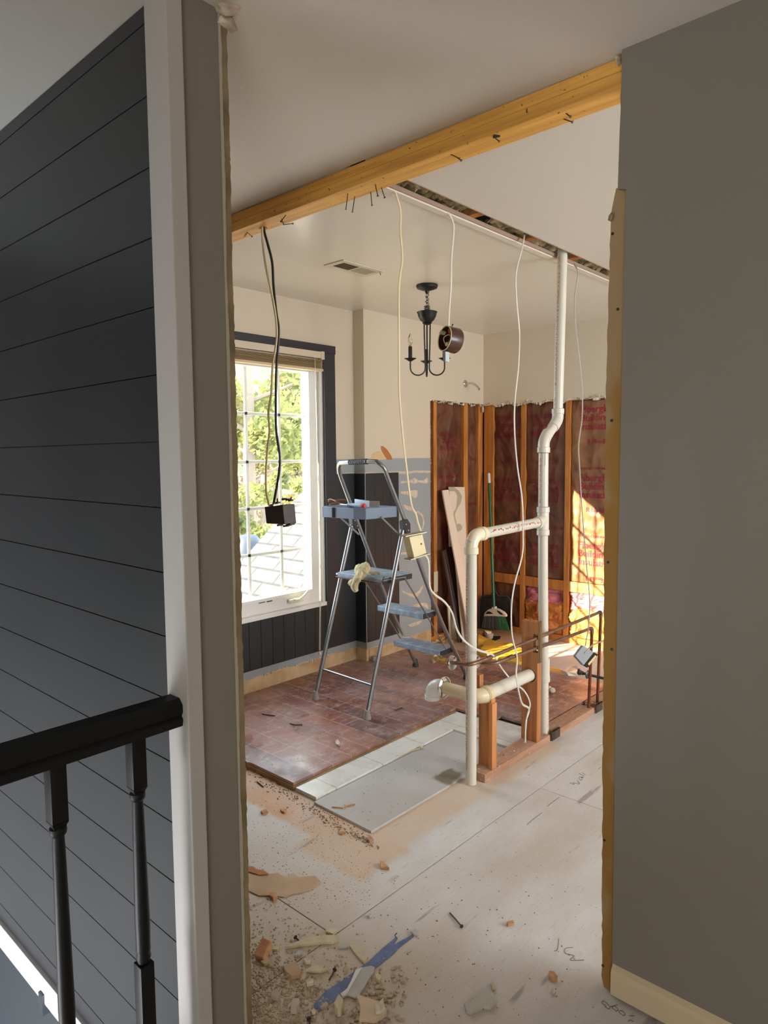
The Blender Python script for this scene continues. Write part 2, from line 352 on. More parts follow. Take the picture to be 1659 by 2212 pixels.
# what shows in the slot
def lump(a, s, seed):
    return lambda u, v: a*noise.noise(Vector((u*s, v*s*14, seed)))+a*.6*noise.noise(Vector((u*s*3, v*s*40, seed)))
mb = MB().grid((-1.80, 1.90, H+.030), (.2, 0, 0), (0, .52, 0), 14, 60, lump(.03, 3, 1)); mb.grid((-1.80, 2.60, H+.030), (.2, 0, 0), (0, 2.4, 0), 14, 200, lump(.035, 3, 4))
mb.build('ceiling_insulation', blown, None, label='gray blown insulation showing in the long ceiling slot', cat='insulation', kind='stuff')
MB().box(-1.9, -1.5, 2.455, 2.495, H+.014, H+.13).build('ceiling_joist', pine, ceil)
MB().box(-1.9, -1.5, 2.90, 2.94, H+.014, H+.13).box(-1.9, -1.5, 3.34, 3.38, H+.014, H+.13).box(-1.9, -1.5, 3.78, 3.82, H+.014, H+.13).build('ceiling_joist', pine, ceil)

# ---- left wall: shiplap clad stair wall, its end toward the room
mb = MB().box(-3.55, -1.345, 0.845, 0.955, -0.24, H); wl = mb.build('wall_left', gray_wall, **ST)
mb = MB()
zs = [-0.23]+[1.501+0.1515*k for k in range(-11, 7)]+[H-.001]
zs = [z for z in zs if z > -.2 or z == -0.23]
zs = sorted(set(round(z, 4) for z in zs)); zs = [z for z in zs if z <= H]
for a, b in zip(zs, zs[1:]): mb.box(-3.55, -1.40, 0.832, 0.845, a+0.0012, b-0.0012, 0.0008)
mb.build('shiplap_boards', dark_ship, wl)
MB().box(-3.55, -1.345, 0.834, 0.955, -2.7, -0.24).build('lower_wall', teal_dark, wl)
MB().box(-3.55, -1.36, 0.820, 0.845, -0.325, -0.232, .002).build('trim_1', M('white_band_paint', (226, 224, 222), 0.5), **ST)
MB().box(-2.30, -2.27, .812, .84, -.36, -.29).build('bracket', dark_trim, wl)
# torn drywall edge of the wall end
def jag_strip(x0, x1, pts_y_z, base, thick_ax, seed):
    pass
mb = MB(); zz = [0.0]
while zz[-1] < H: zz.append(zz[-1]+random.uniform(.005, .02))
zz[-1] = H
ring = [(-1.3452, .956, z) for z in (0, H)][:1]
L1 = [(-1.3455, 0.973+random.uniform(-.0016, .0016)+.003*noise.noise(Vector((0, 0, z*4))), z) for z in zz]
prof = [(-1.3455, .952, 0)]+L1+[(-1.3455, .952, H)]
mb.poly(prof, (-.10, 0, 0)); mb.build('torn_drywall_edge', gyp, wl)
mb = MB(); L1 = [(-1.3435, 0.956+random.uniform(-.001, .001)+.003*noise.noise(Vector((3, 0, z*5))), z) for z in zz]
mb.poly([(-1.3435, .949, 0)]+L1+[(-1.3435, .949, H)], (-.002, 0, 0)); mb.build('paint_tear', M('torn_paint_edge', (172, 164, 150), .8), wl)
mb = MB().chunk((-1.35, .975, 2.43), .03, .02, .018, jit=.5).chunk((-1.33, .96, 2.445), .03, .03, .012, jit=.5); mb.build('torn_ceiling_plaster', gypw, wl)
MB().box(-1.418, -1.331, 0.812, 0.851, -.2, H, .003).build('trim_2', white_trim, **ST)
MB().box(-1.420, -1.345, 0.818, 0.832, -.24, H).build('trim_3', white_trim, **ST)

# ---- right wall (gray) with raw edge
P = [on(*q, 'y', 1.712) for q in ((1349, 500), (1336, 1150), (1330, 1500), (1321, 2150))]
left = [(-.755, H), (-.755, 2.35), (-.758, 2.25), (-.760, 2.122), (-.738, 2.115), (-.740, 2.014), (-.741, 1.263), (-.740, .836), (-.736, .0)]
mb = MB(); mb.poly([(x, 1.712, z) for x, z in left]+[(2.3, 1.712, 0), (2.3, 1.712, H)], (0, .0125, 0)); wr = mb.build('wall_right', gray_wall, **ST)
bl = [(-.762, H), (-.764, 2.13), (-.7715, 2.129), (-.783, 2.074), (-.783, 2.04), (-.785, 1.926), (-.788, 1.597), (-.787, 1.441), (-.786, 1.221), (-.781, .82), (-.779, .563), (-.771, .03), (-.765, 0)]
dense = []
for (x0, z0), (x1, z1) in zip(bl, bl[1:]):
    n = max(1, int((z0-z1)/.02))
    for k in range(n): dense.append((x0+(x1-x0)*k/n+random.uniform(-.0016, .0016), z0+(z1-z0)*k/n))
dense.append(bl[-1])
MB().poly([(x, 1.7265, z) for x, z in dense]+[(-.7, 1.7265, 0), (-.7, 1.7265, H)], (0, .012, 0)).build('torn_drywall_paper', paper_br, wr)
MB().box(-.70, 2.3, 1.7275, 1.82, 0, H).build('wall_body', gray_wall, wr)
mb = MB()
for z in (.06, .42, .95, 1.18, 1.55, 1.83, 2.02): mb.lathe((-.768+random.uniform(-.01, .01), 1.727, z), (0, -1, 0), [(.004, 0), (.004, .0015), (.001, .002)], 8)
mb.each('screw_hole', nail_m, wr)
MB().chunk((-.78, 1.722, 2.06), .008, .008, .01).build('plaster_tuft', gyp, wr)
mb = MB(); prof = [(0, .012), (-.013, .012), (-.013, .07), (-.010, .082), (-.004, .088), (0, .092)]
mb.hull([(-.734, 1.712+a, z) for a, z in prof], [(2.3, 1.712+a, z) for a, z in prof]); mb.build('baseboard_right', M('cream_baseboard', (205, 188, 158), .5), **ST)

# ---- window wall
wallw = M('window_wall_paint', (208, 194, 172), 0.55, bump=0.05, bscale=150)
zone(wallw, 'z', 0, 1.445, (150, 156, 158), 0.002, 0.006, 5)
zone(wallw, 'z', 1.335, 1.352, (198, 182, 160), 0.003, 0.01, 12)
zone(wallw, 'z', 0, 0.115, (206, 178, 140), 0.003, 0.02, 6)
XW = -3.38
Y0, Y1, Z0, Z1 = 2.17, 3.13, 0.48, 2.10      # window opening
mb = MB()
mb.box(XW-.17, XW, .955, Y0, 0, H); mb.box(XW-.17, XW, Y1, 3.42, 0, H); mb.box(XW-.17, XW, Y0, Y1, 0, Z0); mb.box(XW-.17, XW, Y0, Y1, Z1, H)
ww = mb.build('wall_window', wallw, **ST)
# furred-out stretch after the jog, with the drywall cut away at the end
hole_top = 1.872
mb = MB(); mb.box(-3.40, -3.28, 3.42, 3.44, 0, H); mb.box(-3.2925, -3.28, 3.44, 4.14, 0, H)
mb.box(-3.2925, -3.28, 4.14, 4.85, hole_top+.012, H)
mb.build('furred_wall', wallw, ww)
# ragged gypsum edges
def ragged(name, fn, n, parent, size=.008, m=gypw):
    mb = MB()
    for k in range(n):
        t = (k+random.random())/n; p = Vector(fn(t)); s = size*random.uniform(.5, 1.5); mb.chunk(p, s, s, s*random.uniform(.6, 1.6), jit=.45)
    return mb.build(name, m, parent)
ragged('ragged_edge', lambda t: (-3.284, 4.14+.71*t, hole_top+.006+.01*math.sin(t*30)), 60, ww)
ragged('ragged_edge', lambda t: (-3.286, 4.143+.004*math.sin(t*60), .04+1.83*t), 120, ww, .005, M('torn_gypsum_tan', (170, 150, 122), .9))
# dark paneling below the sill line
mb = MB(); yy = .96
while yy < 3.12:
    mb.box(XW, XW+.006, yy+.001, min(yy+.089, 3.13)-.001, 0.165, 0.475, .0005); yy += .09
mb.box(XW, XW+.006, 3.13, 3.415, .165, 1.345)
mb.build('dark_paneling', dark_trim, ww)
mb = MB(); yy = 3.425
mb.box(-3.39, -3.28, 3.413, 3.42, .165, 1.345)
while yy < 3.76:
    mb.box(-3.28, -3.274, yy+.001, min(yy+.085, 3.768)-.001, 0.165, 1.345, .0005); yy += .085
mb.build('dark_paneling', dark_trim, ww)
# glue and skim traces on the blue-gray stretch
skim = M('skim_trace', (214, 196, 172), .8, (190, 172, 150), 40)
def wallpatch(lst, X=-3.2795, mm=skim, name='glue_trace', lab=None):
    mb = MB()
    for pts in lst:
        P = [on(x, y, 'x', X) for x, y in pts]; P2 = cr_path(P+[P[0]], 4)[:-1]
        mb.poly(P2, (-.0012, 0, 0))
    o = mb.build(name, mm, ww)
    if lab: o['label'] = lab
s_ = 5.925; o_ = (680, 960)
wallpatch([z6(p, o_, s_) for p in (
    [(1105, 470), (1200, 465), (1280, 430), (1330, 460), (1400, 455), (1440, 425), (1452, 470), (1420, 500), (1330, 485), (1280, 500), (1200, 485), (1105, 500)],
    [(1105, 600), (1180, 600), (1300, 585), (1315, 640), (1290, 690), (1220, 650), (1105, 632)],
    [(1140, 770), (1200, 790), (1250, 800), (1250, 850), (1190, 840), (1150, 810)],
    [(1290, 880), (1320, 850), (1380, 900), (1405, 990), (1385, 1080), (1370, 1090), (1385, 990), (1365, 920), (1320, 880)],
    [(890, 355), (1050, 345), (1200, 350), (1330, 340), (1470, 345), (1470, 356), (1330, 356), (1200, 360), (1050, 358)])])
s_ = 4.879; o_ = (680, 1160)
wallpatch([z6(p, o_, s_) for p in (
    [(915, 160), (990, 165), (1000, 180), (915, 185)], [(1040, 230), (1100, 220), (1115, 280), (1130, 320), (1090, 270)],
    [(915, 530), (940, 570), (1040, 600), (1100, 560), (1140, 500), (1130, 560), (1060, 640), (960, 600), (925, 580)],
    [(1040, 720), (1090, 700), (1180, 700), (1195, 760), (1150, 730), (1050, 745)],
    [(980, 930), (1040, 905), (1130, 880), (1080, 930), (1020, 945)])])
s_ = 5.925; o_ = (680, 960)
wallpatch([z6([(710, 195), (745, 110), (830, 85), (860, 120), (900, 190)], o_, s_)], mm=M('yellow_stain', (206, 178, 134), .8), name='stain')
wallpatch([z6([(845, 25), (870, 22), (930, 70), (985, 160), (985, 195), (930, 190), (890, 140), (855, 80)], o_, s_)], X=-3.279, mm=M('brown_stain', (178, 112, 56), .8), name='stain')
# baseboard remnants
ragged('base_tear', lambda t: (XW+.001, 1.9+1.5*t, .118+.008*math.sin(t*25)), 50, ww, .006, skim)
MB().box(XW, XW+.004, 1.0, 3.415, .030, .112).box(-3.28, -3.276, 3.44, 4.14, .030, .112).box(-3.39, -3.276, 3.412, 3.4185, .03, .112).build('bare_drywall_strip', M('bare_strip', (206, 178, 138), .85, (176, 142, 100), 9), ww)
mb = MB().box(-3.262, -3.235, 3.44, 3.475, .032, .066, .004); mb.build('metal_bracket', M('gray_scrap', (150, 148, 144), .5, metal=.4), None, label='small gray metal bracket lying in the corner under the dark panels', cat='bracket')

# dark window trim, sash, glass, muntins
mb = MB(); XT = XW+.018
mb.box(XW, XT, Y1, Y1+.10, Z0-.012, 2.137, .001); mb.box(XW, XT+.002, Y0-.10, Y1+.105, 2.137, 2.19, .001); mb.box(XW, XT, Y0-.1, Y0, Z0-.01, 2.137, .001)
wt = mb.build('trim_4', M('window_trim_dark', (38, 38, 46), .4), **ST)
vinyl = M('white_vinyl', (232, 230, 224), .4)
win = bpy.data.objects.new('window_1', None); COL.objects.link(win); put(win, Vector((XW, 2.65, Z0)), None); tag(win, kind='structure')
mb = MB()
mb.box(XW-.17, XW-.005, Y1-.02, Y1, Z0, Z1); mb.box(XW-.17, XW-.005, Y0, Y0+.02, Z0, Z1); mb.box(XW-.17, XW-.005, Y0+.02, Y1-.02, Z1-.02, Z1); mb.box(XW-.17, XW+.012, Y0-.02, Y1+.005, Z0-.012, Z0+.012)
mb.build('window_frame', vinyl, win)
XG = XW-.075; gy1 = 3.035; gz0 = .588
mb = MB()
mb.box(XG-.03, XG+.045, gy1, Y1-.02, Z0+.012, Z1-.02, .003); mb.box(XG-.03, XG+.045, Y0+.02, Y0+.08, Z0+.012, Z1-.02, .003)
mb.box(XG-.03, XG+.05, Y0+.08, gy1, Z0+.012, gz0, .003); mb.box(XG-.03, XG+.045, Y0+.08, gy1, Z1-.09, Z1-.02, .003)
mb.box(XG+.045, XG+.055, Y0+.08, gy1, gz0-.02, gz0-.012)
sash = mb.build('sash', vinyl, win)
MB().box(XG-.002, XG+.002, Y0+.08, gy1, gz0, Z1-.09).build('pane', glass_m, win)
mb = MB()
for px in (530, 606):
    y = on(px if px > 560 else 535, 1000, 'x', XG)[1]; mb.box(XG-.012, XG-.004, y-.011, y+.011, gz0, Z1-.09, .002)
y2 = on(606, 1000, 'x', XG)[1]; dy = y2-on(535, 1000, 'x', XG)[1]
for py in (896, 997, 1095, 1192):
    z = on(600, py, 'x', XG)[2]; mb.box(XG-.014, XG-.004, Y0+.08, gy1, z-.010, z+.010, .002)
mb.build('muntins', vinyl, win)
# crank
mb = MB(); c = on(637, 1296, 'x', XG+.06)
mb.box(c.x-.01, c.x+.025, c.y-.055, c.y+.055, c.z-.012, c.z+.012, .005); mb.tube(cr_path([c+Vector((.02, -.03, .012)), c+Vector((.04, 0, .012)), c+Vector((.045, .04, .03)), c+Vector((.04, .075, .05))]), [.007]*16+[.008]*9, 8)
mb.build('crank', M('cream_crank', (226, 222, 196), .4), win, True)
c = on(560, 1302, 'x', XG+.0555); mb = text_mesh('FRANKLIN', .014, (XG+.0556, c.y-.02, Z0+.075), (0, 1, 0), (0, 0, 1), .0005); mb.bm.free()
mb = MB(); 
for k, (a, b) in enumerate(((559, 573), (576, 588))):
    A = on(a, 1303-(a-559)*.2, 'x', XG+.051); B = on(b, 1300-(b-573)*.2, 'x', XG+.051); mb.box(XG+.0505, XG+.0515, A.y, B.y, A.z-.003-(.002*k), A.z+.003+.002*k)
mb.build('maker_mark', M('dark_stamp', (60, 60, 66), .5), win)

# ---- far wall (y=4.85): painted drywall above, bare framing below
mb = MB().box(-3.28, -2.112, 4.85, 4.8625, hole_top, H).box(-2.112, 2.3, 4.85, 4.8625, 0, H); wf = mb.build('wall_far', cream, **ST)
MB().box(-3.55, 2.3, 4.953, 5.0, 0, H).build('sheathing', dark_void, wf)
MB().box(-3.55, -3.385, 3.42, 4.953, 0, H).build('sheathing', dark_void, ww)
ragged('ragged_edge', lambda t: (-3.28+1.2*t, 4.853, hole_top+.002+.012*math.sin(t*40)+(.01 if t > .7 else 0)), 110, wf, .009)
MB().chunk((-3.27, 4.83, 1.84), .012, .01, .035, jit=.4).chunk((-2.28, 4.845, 1.87), .03, .01, .018, jit=.4).build('hanging_drywall_shred', gypw, wf)
MB().box(-3.28, 2.3, 4.8635, 4.952, hole_top+.3, H).build('wall_filler', dark_void, wf)

# ---- unseen sides that close the place
mb = MB(); mb.box(2.2, 2.3, -2.2, 2.4, 0, H); mb.box(2.2, 2.3, 4.4, 5.0, 0, H); mb.box(2.2, 2.3, 2.4, 4.4, 0, .8); mb.box(2.2, 2.3, 2.4, 4.4, 2.1, H); mb.build('wall_side', cream, **ST)
mb = MB(); mb.box(-3.65, 2.3, -2.3, -2.2, -2.7, H+.15)
mb.build('wall_rear', gray_wall, **ST)
MB().box(-3.65, -3.55, -2.3, .955, -2.7, H+.15).build('wall_stair', gray_wall, **ST)
MB().box(-3.55, -1.47, -2.2, .834, -2.75, -2.7).build('floor_lower', M('lower_floor', (90, 80, 70), .6), **ST)
MB().box(-1.47, -1.40, -2.2, .812, -.2, .0).build('trim_5', white_trim, **ST)

# ================================================================== OUTSIDE
roof_m = bricks('pale_shingles', ((80, 76, 71), (70, 67, 63)), .5, .16, (42, 41, 41), .014, off=(.1, .05), rough=.8)
xe = -7.5
a = on(547, 1183, 'x', xe); b = on(650, 1065, 'x', xe); m_ = (b.z-a.z)/(b.y-a.y); 
def rz(y): return a.z+m_*(y-a.y)
ya = a.y-3.0; yb = b.y+1.2
mb = MB(); mb.hull([(xe, ya, rz(ya)-.12), (-3.62, ya, rz(ya)-.12), (-3.62, yb, rz(yb)-.12), (xe, yb, rz(yb)-.12)], [(xe, ya, rz(ya)), (-3.62, ya, rz(ya)), (-3.62, yb, rz(yb)), (xe, yb, rz(yb))])
roof = mb.build('lower_roof', roof_m, None, label='pale gray shingled roof slope seen through the lower window panes', cat='roof')
c = on(536, 1200, 'x', -7.9); 
mb = MB().lathe((c.x, c.y, c.z-1.0), (0, 0, 1), [(.20, 0), (.20, 1.08), (.19, 1.2), (.13, 1.28), (.02, 1.31)], 20); mb.build('roof_vent', M('galvanized', (56, 62, 72), .5, metal=.3), None, True, label='gray round-topped metal flue standing beyond the roof edge', cat='vent')
p = on(655, 1000, 'x', -4.3)
brick_w = bricks('white_painted_brick', ((128, 128, 127), (116, 116, 115)), .2, .075, (150, 150, 150), .006, rough=.8)
MB().box(-4.3, -3.56, p.y, p.y+.4, -.5, 3.4).build('brick_return', brick_w, None, label='white painted brick return beside the window, outdoors', cat='wall')
# trees
leaf_cols = [M('leaf_yellow_green', (138, 138, 76), .6, (104, 110, 62), .9, trans=0), M('leaf_olive', (122, 124, 76), .6, (92, 98, 64), .9), M('leaf_gold', (146, 134, 84), .6, (120, 112, 70), .9)]
for m in leaf_cols:
    nt = m.node_tree; b_ = nt.nodes['Principled BSDF']; tr = nt.nodes.new('ShaderNodeBsdfTranslucent'); ad = nt.nodes.new('ShaderNodeMixShader'); ad.inputs[0].default_value = .45
    nt.links.new(b_.inputs['Base Color'].links[0].from_socket, tr.inputs[0]); nt.links.new(b_.outputs[0], ad.inputs[1]); nt.links.new(tr.outputs[0], ad.inputs[2]); nt.links.new(ad.outputs[0], nt.nodes['Material Output'].inputs[0])
bark = M('tree_bark', (120, 104, 88), .9)
def tree(px, py, X, R, n, m, lab):
    c = on(px, py, 'x', X); t = thing('evergreen_tree', (c.x, c.y, c.z-R-2.5), lab, 'tree', 'trees beyond the window')
    mb = MB(); cl = [(c+Vector((random.gauss(0, .42)*R, random.gauss(0, .42)*R, random.gauss(0, .5)*R)), random.uniform(.12, .3)*R) for _ in range(26)]
    for _ in range(n):
        q, r = random.choice(cl); d = Vector((random.gauss(0, 1), random.gauss(0, 1), random.gauss(0, .7))).normalized()*r*random.random()**.4
        P = q+d; u = Vector((random.gauss(0, 1), random.gauss(0, 1), random.gauss(0, 1))).normalized(); v = u.orthogonal().normalized(); s = random.uniform(.04, .10)
        vs = [mb.bm.verts.new(P+k) for k in (-u*s, v*s*.5, u*s, -v*s*.5)]; mb.bm.faces.new(vs)
    mb.build('foliage', m, t)
    mb = MB(); mb.tube([(c.x, c.y, c.z-R-2.5), (c.x+.1, c.y, c.z), (c.x, c.y+.1, c.z+R*.7)], [.16, .1, .03], 8)
    for _ in range(7):
        q, r = random.choice(cl); mb.tube([(c.x+.05, c.y, q.z-.5), tuple(q)], [.05, .02], 6)
    mb.build('trunk', bark, t)
tree(530, 850, -11, 1.9, 5200, leaf_cols[0], 'yellow-green evergreen filling the left window panes')
tree(585, 960, -13, 2.0, 5200, leaf_cols[2], 'golden evergreen behind the middle window panes')
tree(650, 880, -12.5, 1.7, 4200, leaf_cols[1], 'olive evergreen behind the right-hand window panes')
tree(560, 1120, -9.8, 1.1, 3200, leaf_cols[0], 'low bushy evergreen rising just past the roof edge')
tree(470, 1000, -14, 2.2, 3000, leaf_cols[1], 'olive evergreen farthest left past the window, behind the left wall edge')
mb = MB().grid((-22, 2, -9), (0, 30, 0), (-6, 0, 22), 40, 30, lambda u, v: .5*noise.noise(Vector((u*9, v*9, 3))))
mb.build('wooded_hillside', M('autumn_hillside', (120, 102, 94), .9, (98, 98, 74), 1.2, mix=(.4, .6), detail=8), None, label='pinkish autumn hillside far behind the trees', cat='hill', kind='structure')
MB().box(-22, -3.6, -6, 30, -5.2, -5).build('ground', M('ground_leaf_litter', (170, 150, 110), .9), **ST)

# ================================================================== BEAM
t = thing('ceiling_beam', (-2.0, 1.78, 2.378), 'exposed double pine header across the ceiling, full of bent nails', 'beam')
mb = MB().box(-3.38, -.755, 1.735, 1.822, 2.378, 2.413, .002); mb.build('lower_board', pine_y, t)
mb = MB().box(-3.38, -.755, 1.738, 1.825, 2.4145, 2.4485, .002); mb.build('upper_board', pine_y, t)
MB().chunk((-.775, 1.735, 2.437), .02, .008, .013, jit=.4).build('plaster_scrap', gypw, t)
def nail(P, par):
    MB().tube(P, .0016, 6).lathe(P[-1], (Vector(P[-1])-Vector(P[-2])), [(.0016, 0), (.004, .0005), (.004, .0015)], 8).build('nail', nail_m, par)
zb = 2.378
def B(px, py, dz=0): q = on(px, py, 'z', zb); q.y = min(max(q.y, 1.745), 1.812); q.z = zb+dz; return q
for p0, d in (((752, 418), (-.012, 0, -.055)), ((767, 424), (-.014, 0, -.055)), ((803, 416), (.006, 0, -.05)), ((810, 398), (.012, 0, -.045)), ((823, 406), (.016, 0, -.04))):
    q = B(*p0, .005); nail([q, q+Vector(d)*.5, q+Vector(d)], t)
for pts in ([(607, 470), (612, 482), (621, 486), (632, 475)], [(619, 464), (607, 470)], [(532, 515), (535, 500), (544, 503)], [(1058, 286), (1066, 292), (1078, 294)], [(985, 340), (996, 336)], [(972, 334), (992, 332)], [(1216, 258), (1236, 252)], [(1222, 246), (1232, 240)]):
    P = [B(x, y, -.004) for x, y in pts]; P[0].z = zb+.002; P[-1].z -= .01; nail(P if len(P) > 1 else P*2, t)
MB().tube([B(1058, 288, .0), B(1080, 293, -.001)], [.008, .003], 8).build('splintered_hole', dark_void, t)
mb = MB(); q = B(568, 491, 0)
for k in range(14):
    a = random.random()*6.28; mb.tube([q+Vector((math.cos(a)*.008, math.sin(a)*.008, .002)), q+Vector((math.cos(a)*.022, math.sin(a)*.016, -.006))], [.002, .0005], 4)
mb.build('splinters', pine, t)

# ================================================================== HARDWOOD, TILE, BOARDS ON THE SUBFLOOR
hw = bricks('red_hardwood', ((146, 84, 68), (96, 60, 62)), .62, .121, (196, 164, 146), .0020, off=(.1, -1.9+.0), rough=.34,
            grime=[((170, 104, 62), 4, (.7, 3, 1), .45, .85), ((84, 64, 72), 2.6, (.6, 2.0, 1), .48, .9), ((206, 182, 170), 30, (1, .5, 1), .50, .90), ((190, 168, 160), 2.0, (1, 1, 1), .40, 1.0)])
specks(hw, (216, 196, 182), 110, 0.68, amt=.8)
mb = MB()
e = 2.262
out = [(-3.375, 1.905), (-2.64, 1.900), (-2.60, 1.888), (-2.59, 1.900), (-2.28, 1.900), (-2.28, 3.10), (-2.02, 3.10), (-2.02, 3.165), (-1.782, 3.165), (-1.782, 4.04), (-3.275, 4.06), (-3.275, 3.435), (-3.375, 3.41)]
mb.poly([(x, y, .019) for x, y in out], (0, 0, .013)); mb.build('hardwood_flooring', hw, None, label='dusty red hardwood planks laid up to a ragged cut edge', cat='flooring')
MB().box(-3.37, -2.27, 1.892, 4.05, .0005, .0185).build('flooring_underlayment', M('yellowed_underlayment', (176, 146, 104), .8, (140, 110, 76), 9), None, label='yellowed underlayment edge showing below the red planks', cat='underlayment')
tile_m = bricks('white_marble_tile', ((222, 220, 214), (214, 212, 206)), .305, .305, (178, 170, 158), .003, off=(.2, .12), rough=.22, offset=0, grime=[((196, 190, 180), 4, (1, 1, 1), .5, 1.0)])
MB().box(-2.262, -2.128, 1.897, 3.09, .0005, .017, .001).box(-2.128, -1.79, 2.875, 3.14, .0005, .017, .001).build('tile_strip', tile_m, None, label='strip of old white marble tiles beside the hardwood edge', cat='tile')
grayb = M('gray_backer_board', (188, 184, 182), .7, (174, 169, 165), 3, (1, 1, 1)); _c = on(970, 1677, 'z', .01); zone(grayb, 'y', _c.y-.075, _c.y+.075, (124, 112, 94), .01, .045, 9, 'x', _c.x-.045, _c.x+.045, 0)
specks(grayb, (140, 126, 108), 30, .72, amt=.4)
specks(grayb, (176, 166, 156), 4, .62, amt=.5)
mb = MB().poly([(x, y, .0005) for x, y in ((-2.118, 1.875), (-1.779, 1.868), (-1.776, 2.86), (-2.122, 2.87))], (0, 0, .009)); mb.build('backer_board', grayb, None, label='gray backer board sheet left on the plywood, stained near the pipe', cat='board')

# ================================================================== PLUMBING WALL
XP = -1.725
mb = MB().box(-1.769, -1.68, 2.505, 3.095, 0.0005, .038, .0015).box(-1.769, -1.68, 3.155, 3.60, .0005, .038, .0015).box(-1.769, -1.68, 3.66, 4.8, .0005, .038, .0015).box(-1.769, -1.735, 3.095, 3.155, .0005, .036)
bp_ = mb.build('bottom_plate', plate_m, None, label='long lumber plate on the plywood carrying the pipe posts', cat='lumber')
for ys in (3.10, 3.605):
    P = []; mb = MB(); mb.box(-1.6795, -1.6765, ys+.01, ys+.095, .0005, .05); mb.box(-1.69, -1.6765, ys+.012, ys+.09, .047, .05)
    mb.build('nail_plate', steel_d, None, label='rusty metal nail plate on the floor plate, '+('beside the tall white stack' if ys < 3.3 else 'where the copper riser enters'), cat='nail plate')
# tall post
mb = MB(); x0, x1, y0, y1 = -1.771, -1.682, 2.964, 3.002
mb.box(x0, x1, y0, y1, .0385, .492, .0015); mb.box(x0, x1-.026, y0, y1, .491, .585); mb.box(x0, x1, y0, y1, .584, .645, .0015)
post = mb.build('tall_post', stud_p, None, label='tallest pine post, drilled through by the white drain pipe', cat='post')
MB().lathe((XP, y0-.0005, .372), (0, -1, 0), [(.034, 0), (.034, .0008)], 20).build('bored_hole', dark_void, post)
MB().box(-1.6815, -1.6785, y0+.002, y1-.003, .44, .645).box(-1.6785, -1.676, y0+.012, y0+.03, .44, .645).build('protector_plate', M('tarnished_strap', (120, 98, 62), .5, metal=.5), post)
mb = MB()
for k in range(10): mb.chunk((random.uniform(x0, x1), random.uniform(y0, y1), .645), .006, .006, .004, jit=.4)
mb.build('splintered_top', stud_p, post)
mb = MB().box(-1.769, -1.682, 2.588, 2.6, .0385, .345, .0015)
mb = MB().box(-1.769, -1.70, 2.585, 2.622, .0385, .352, .0015); mb.box(-1.769, -1.764, 2.585, 2.622, .352, .40)
mb.poly([(-1.80, 2.588, .36), (-1.766, 2.588, .36), (-1.766, 2.588, .455), (-1.80, 2.588, .455)], (0, .03, 0))
mb.build('notched_block', stud_p, None, label='short notched pine block cradling the drain pipe elbow', cat='post')
MB().box(-1.7, -1.681, 2.565, 2.603, .0385, .345, .0015).box(-1.7, -1.69, 2.57, 2.6, .345, .365).build('cripple_block', M('post_pine_light', (206, 140, 84), .6, (178, 112, 60), 5, (9, 9, .5)), None, label='shorter pine block nailed in front of the notched block', cat='post')

def print_band(mb_, A, B_, side, r, n, wid=.004):
    """faded factory print running along a pipe"""
    A = Vector(A); B_ = Vector(B_); d = (B_-A); L_ = d.length; d.normalize(); s = Vector(side).normalized(); w = d.cross(s); t_ = 0.01
    while t_ < L_-.012:
        ln = random.choice((.003, .004, .005)); 
        if random.random() < .94:
            for q in range(random.choice((1, 1, 2))):
                o2 = random.uniform(-wid, wid)*.7; hgt = random.uniform(.5, 1.3)*wid
                c = A+d*t_+s*(r+.0004)+w*o2; mb_.obox(c, d*ln*.4, w*hgt*.55, s*.0004)
        t_ += ln+random.choice((.0015, .002, .002, .009))
VR = .0243
def hub(mb, c, ax, r, L_): ax = Vector(ax).normalized(); mb.lathe(Vector(c)-ax*L_/2, ax, [(r*.93, 0), (r, .002), (r, L_-.002), (r*.93, L_)], 24)
# vent loop: left riser, elbow, cross arm, tee and stack
t = thing('vent_pipe', (XP, 2.462, 0), 'white plastic pipe loop: low riser, elbow and arm into the tall stack', 'pipe')
Zt = 1.128
mb = MB().tube([(XP, 2.462, 0.001), (XP, 2.462, 1.10)], VR, 24); mb.build('riser', pvc, t, True)
mb = MB().tube([(XP, 2.53, Zt-.012), (XP, 3.06, Zt+.002)], VR, 24); mb.build('cross_arm', pvc, t, True)
pth = [(XP, 2.462, 1.075)]+[(XP, 2.462+.062*(1-math.cos(a)), 1.062+.058*math.sin(a)) for a in [k*PI/2/10 for k in range(0, 11)]]+[(XP, 2.545, 1.120)]
pth = [(XP, 2.462, 1.045)]+[(XP, 2.462+.055*(1-math.cos(k*PI/20)), 1.062+.055*math.sin(k*PI/20)) for k in range(11)]+[(XP, 2.55, 1.1175)]
mb = MB().tube(pth, .0285, 24); hub(mb, (XP, 2.462, 1.050), (0, 0, 1), .0315, .03); hub(mb, (XP, 2.543, 1.1172), (0, 1, 0), .0315, .028); mb.build('elbow', M('glossy_fitting', (226, 216, 190), .18), t, True)
cutl = (0.75, -0.66, 0)
mb = MB(); print_band(mb, (XP, 2.462, .06), (XP, 2.462, 1.03), (-.3, -1, 0), VR, 1); print_band(mb, (XP, 2.57, Zt-.011), (XP, 3.02, Zt), (1, 0, .35), VR, 1, .006); mb.build('red_print_mark', red_print, t, kind='stuff')
MB().obox((XP+.012, 2.442, 1.0), (.0007, 0, 0), (0, .0007, 0), (0, 0, .03)).build('primer_drip', primer, t)
t = thing('vent_stack', (XP, 3.09, .02), 'tall white plastic stack from floor to ceiling slot with jogged fittings', 'pipe')
MB().tube([(XP, 3.115, .02), (XP, 3.088, .85), (XP, 3.083, 1.08)], VR, 24).build('lower_pipe', pvc, t, True)
MB().tube([(XP, 3.082, 1.18), (XP, 3.08, 1.50)], VR, 24).build('middle_pipe', pvc, t, True)
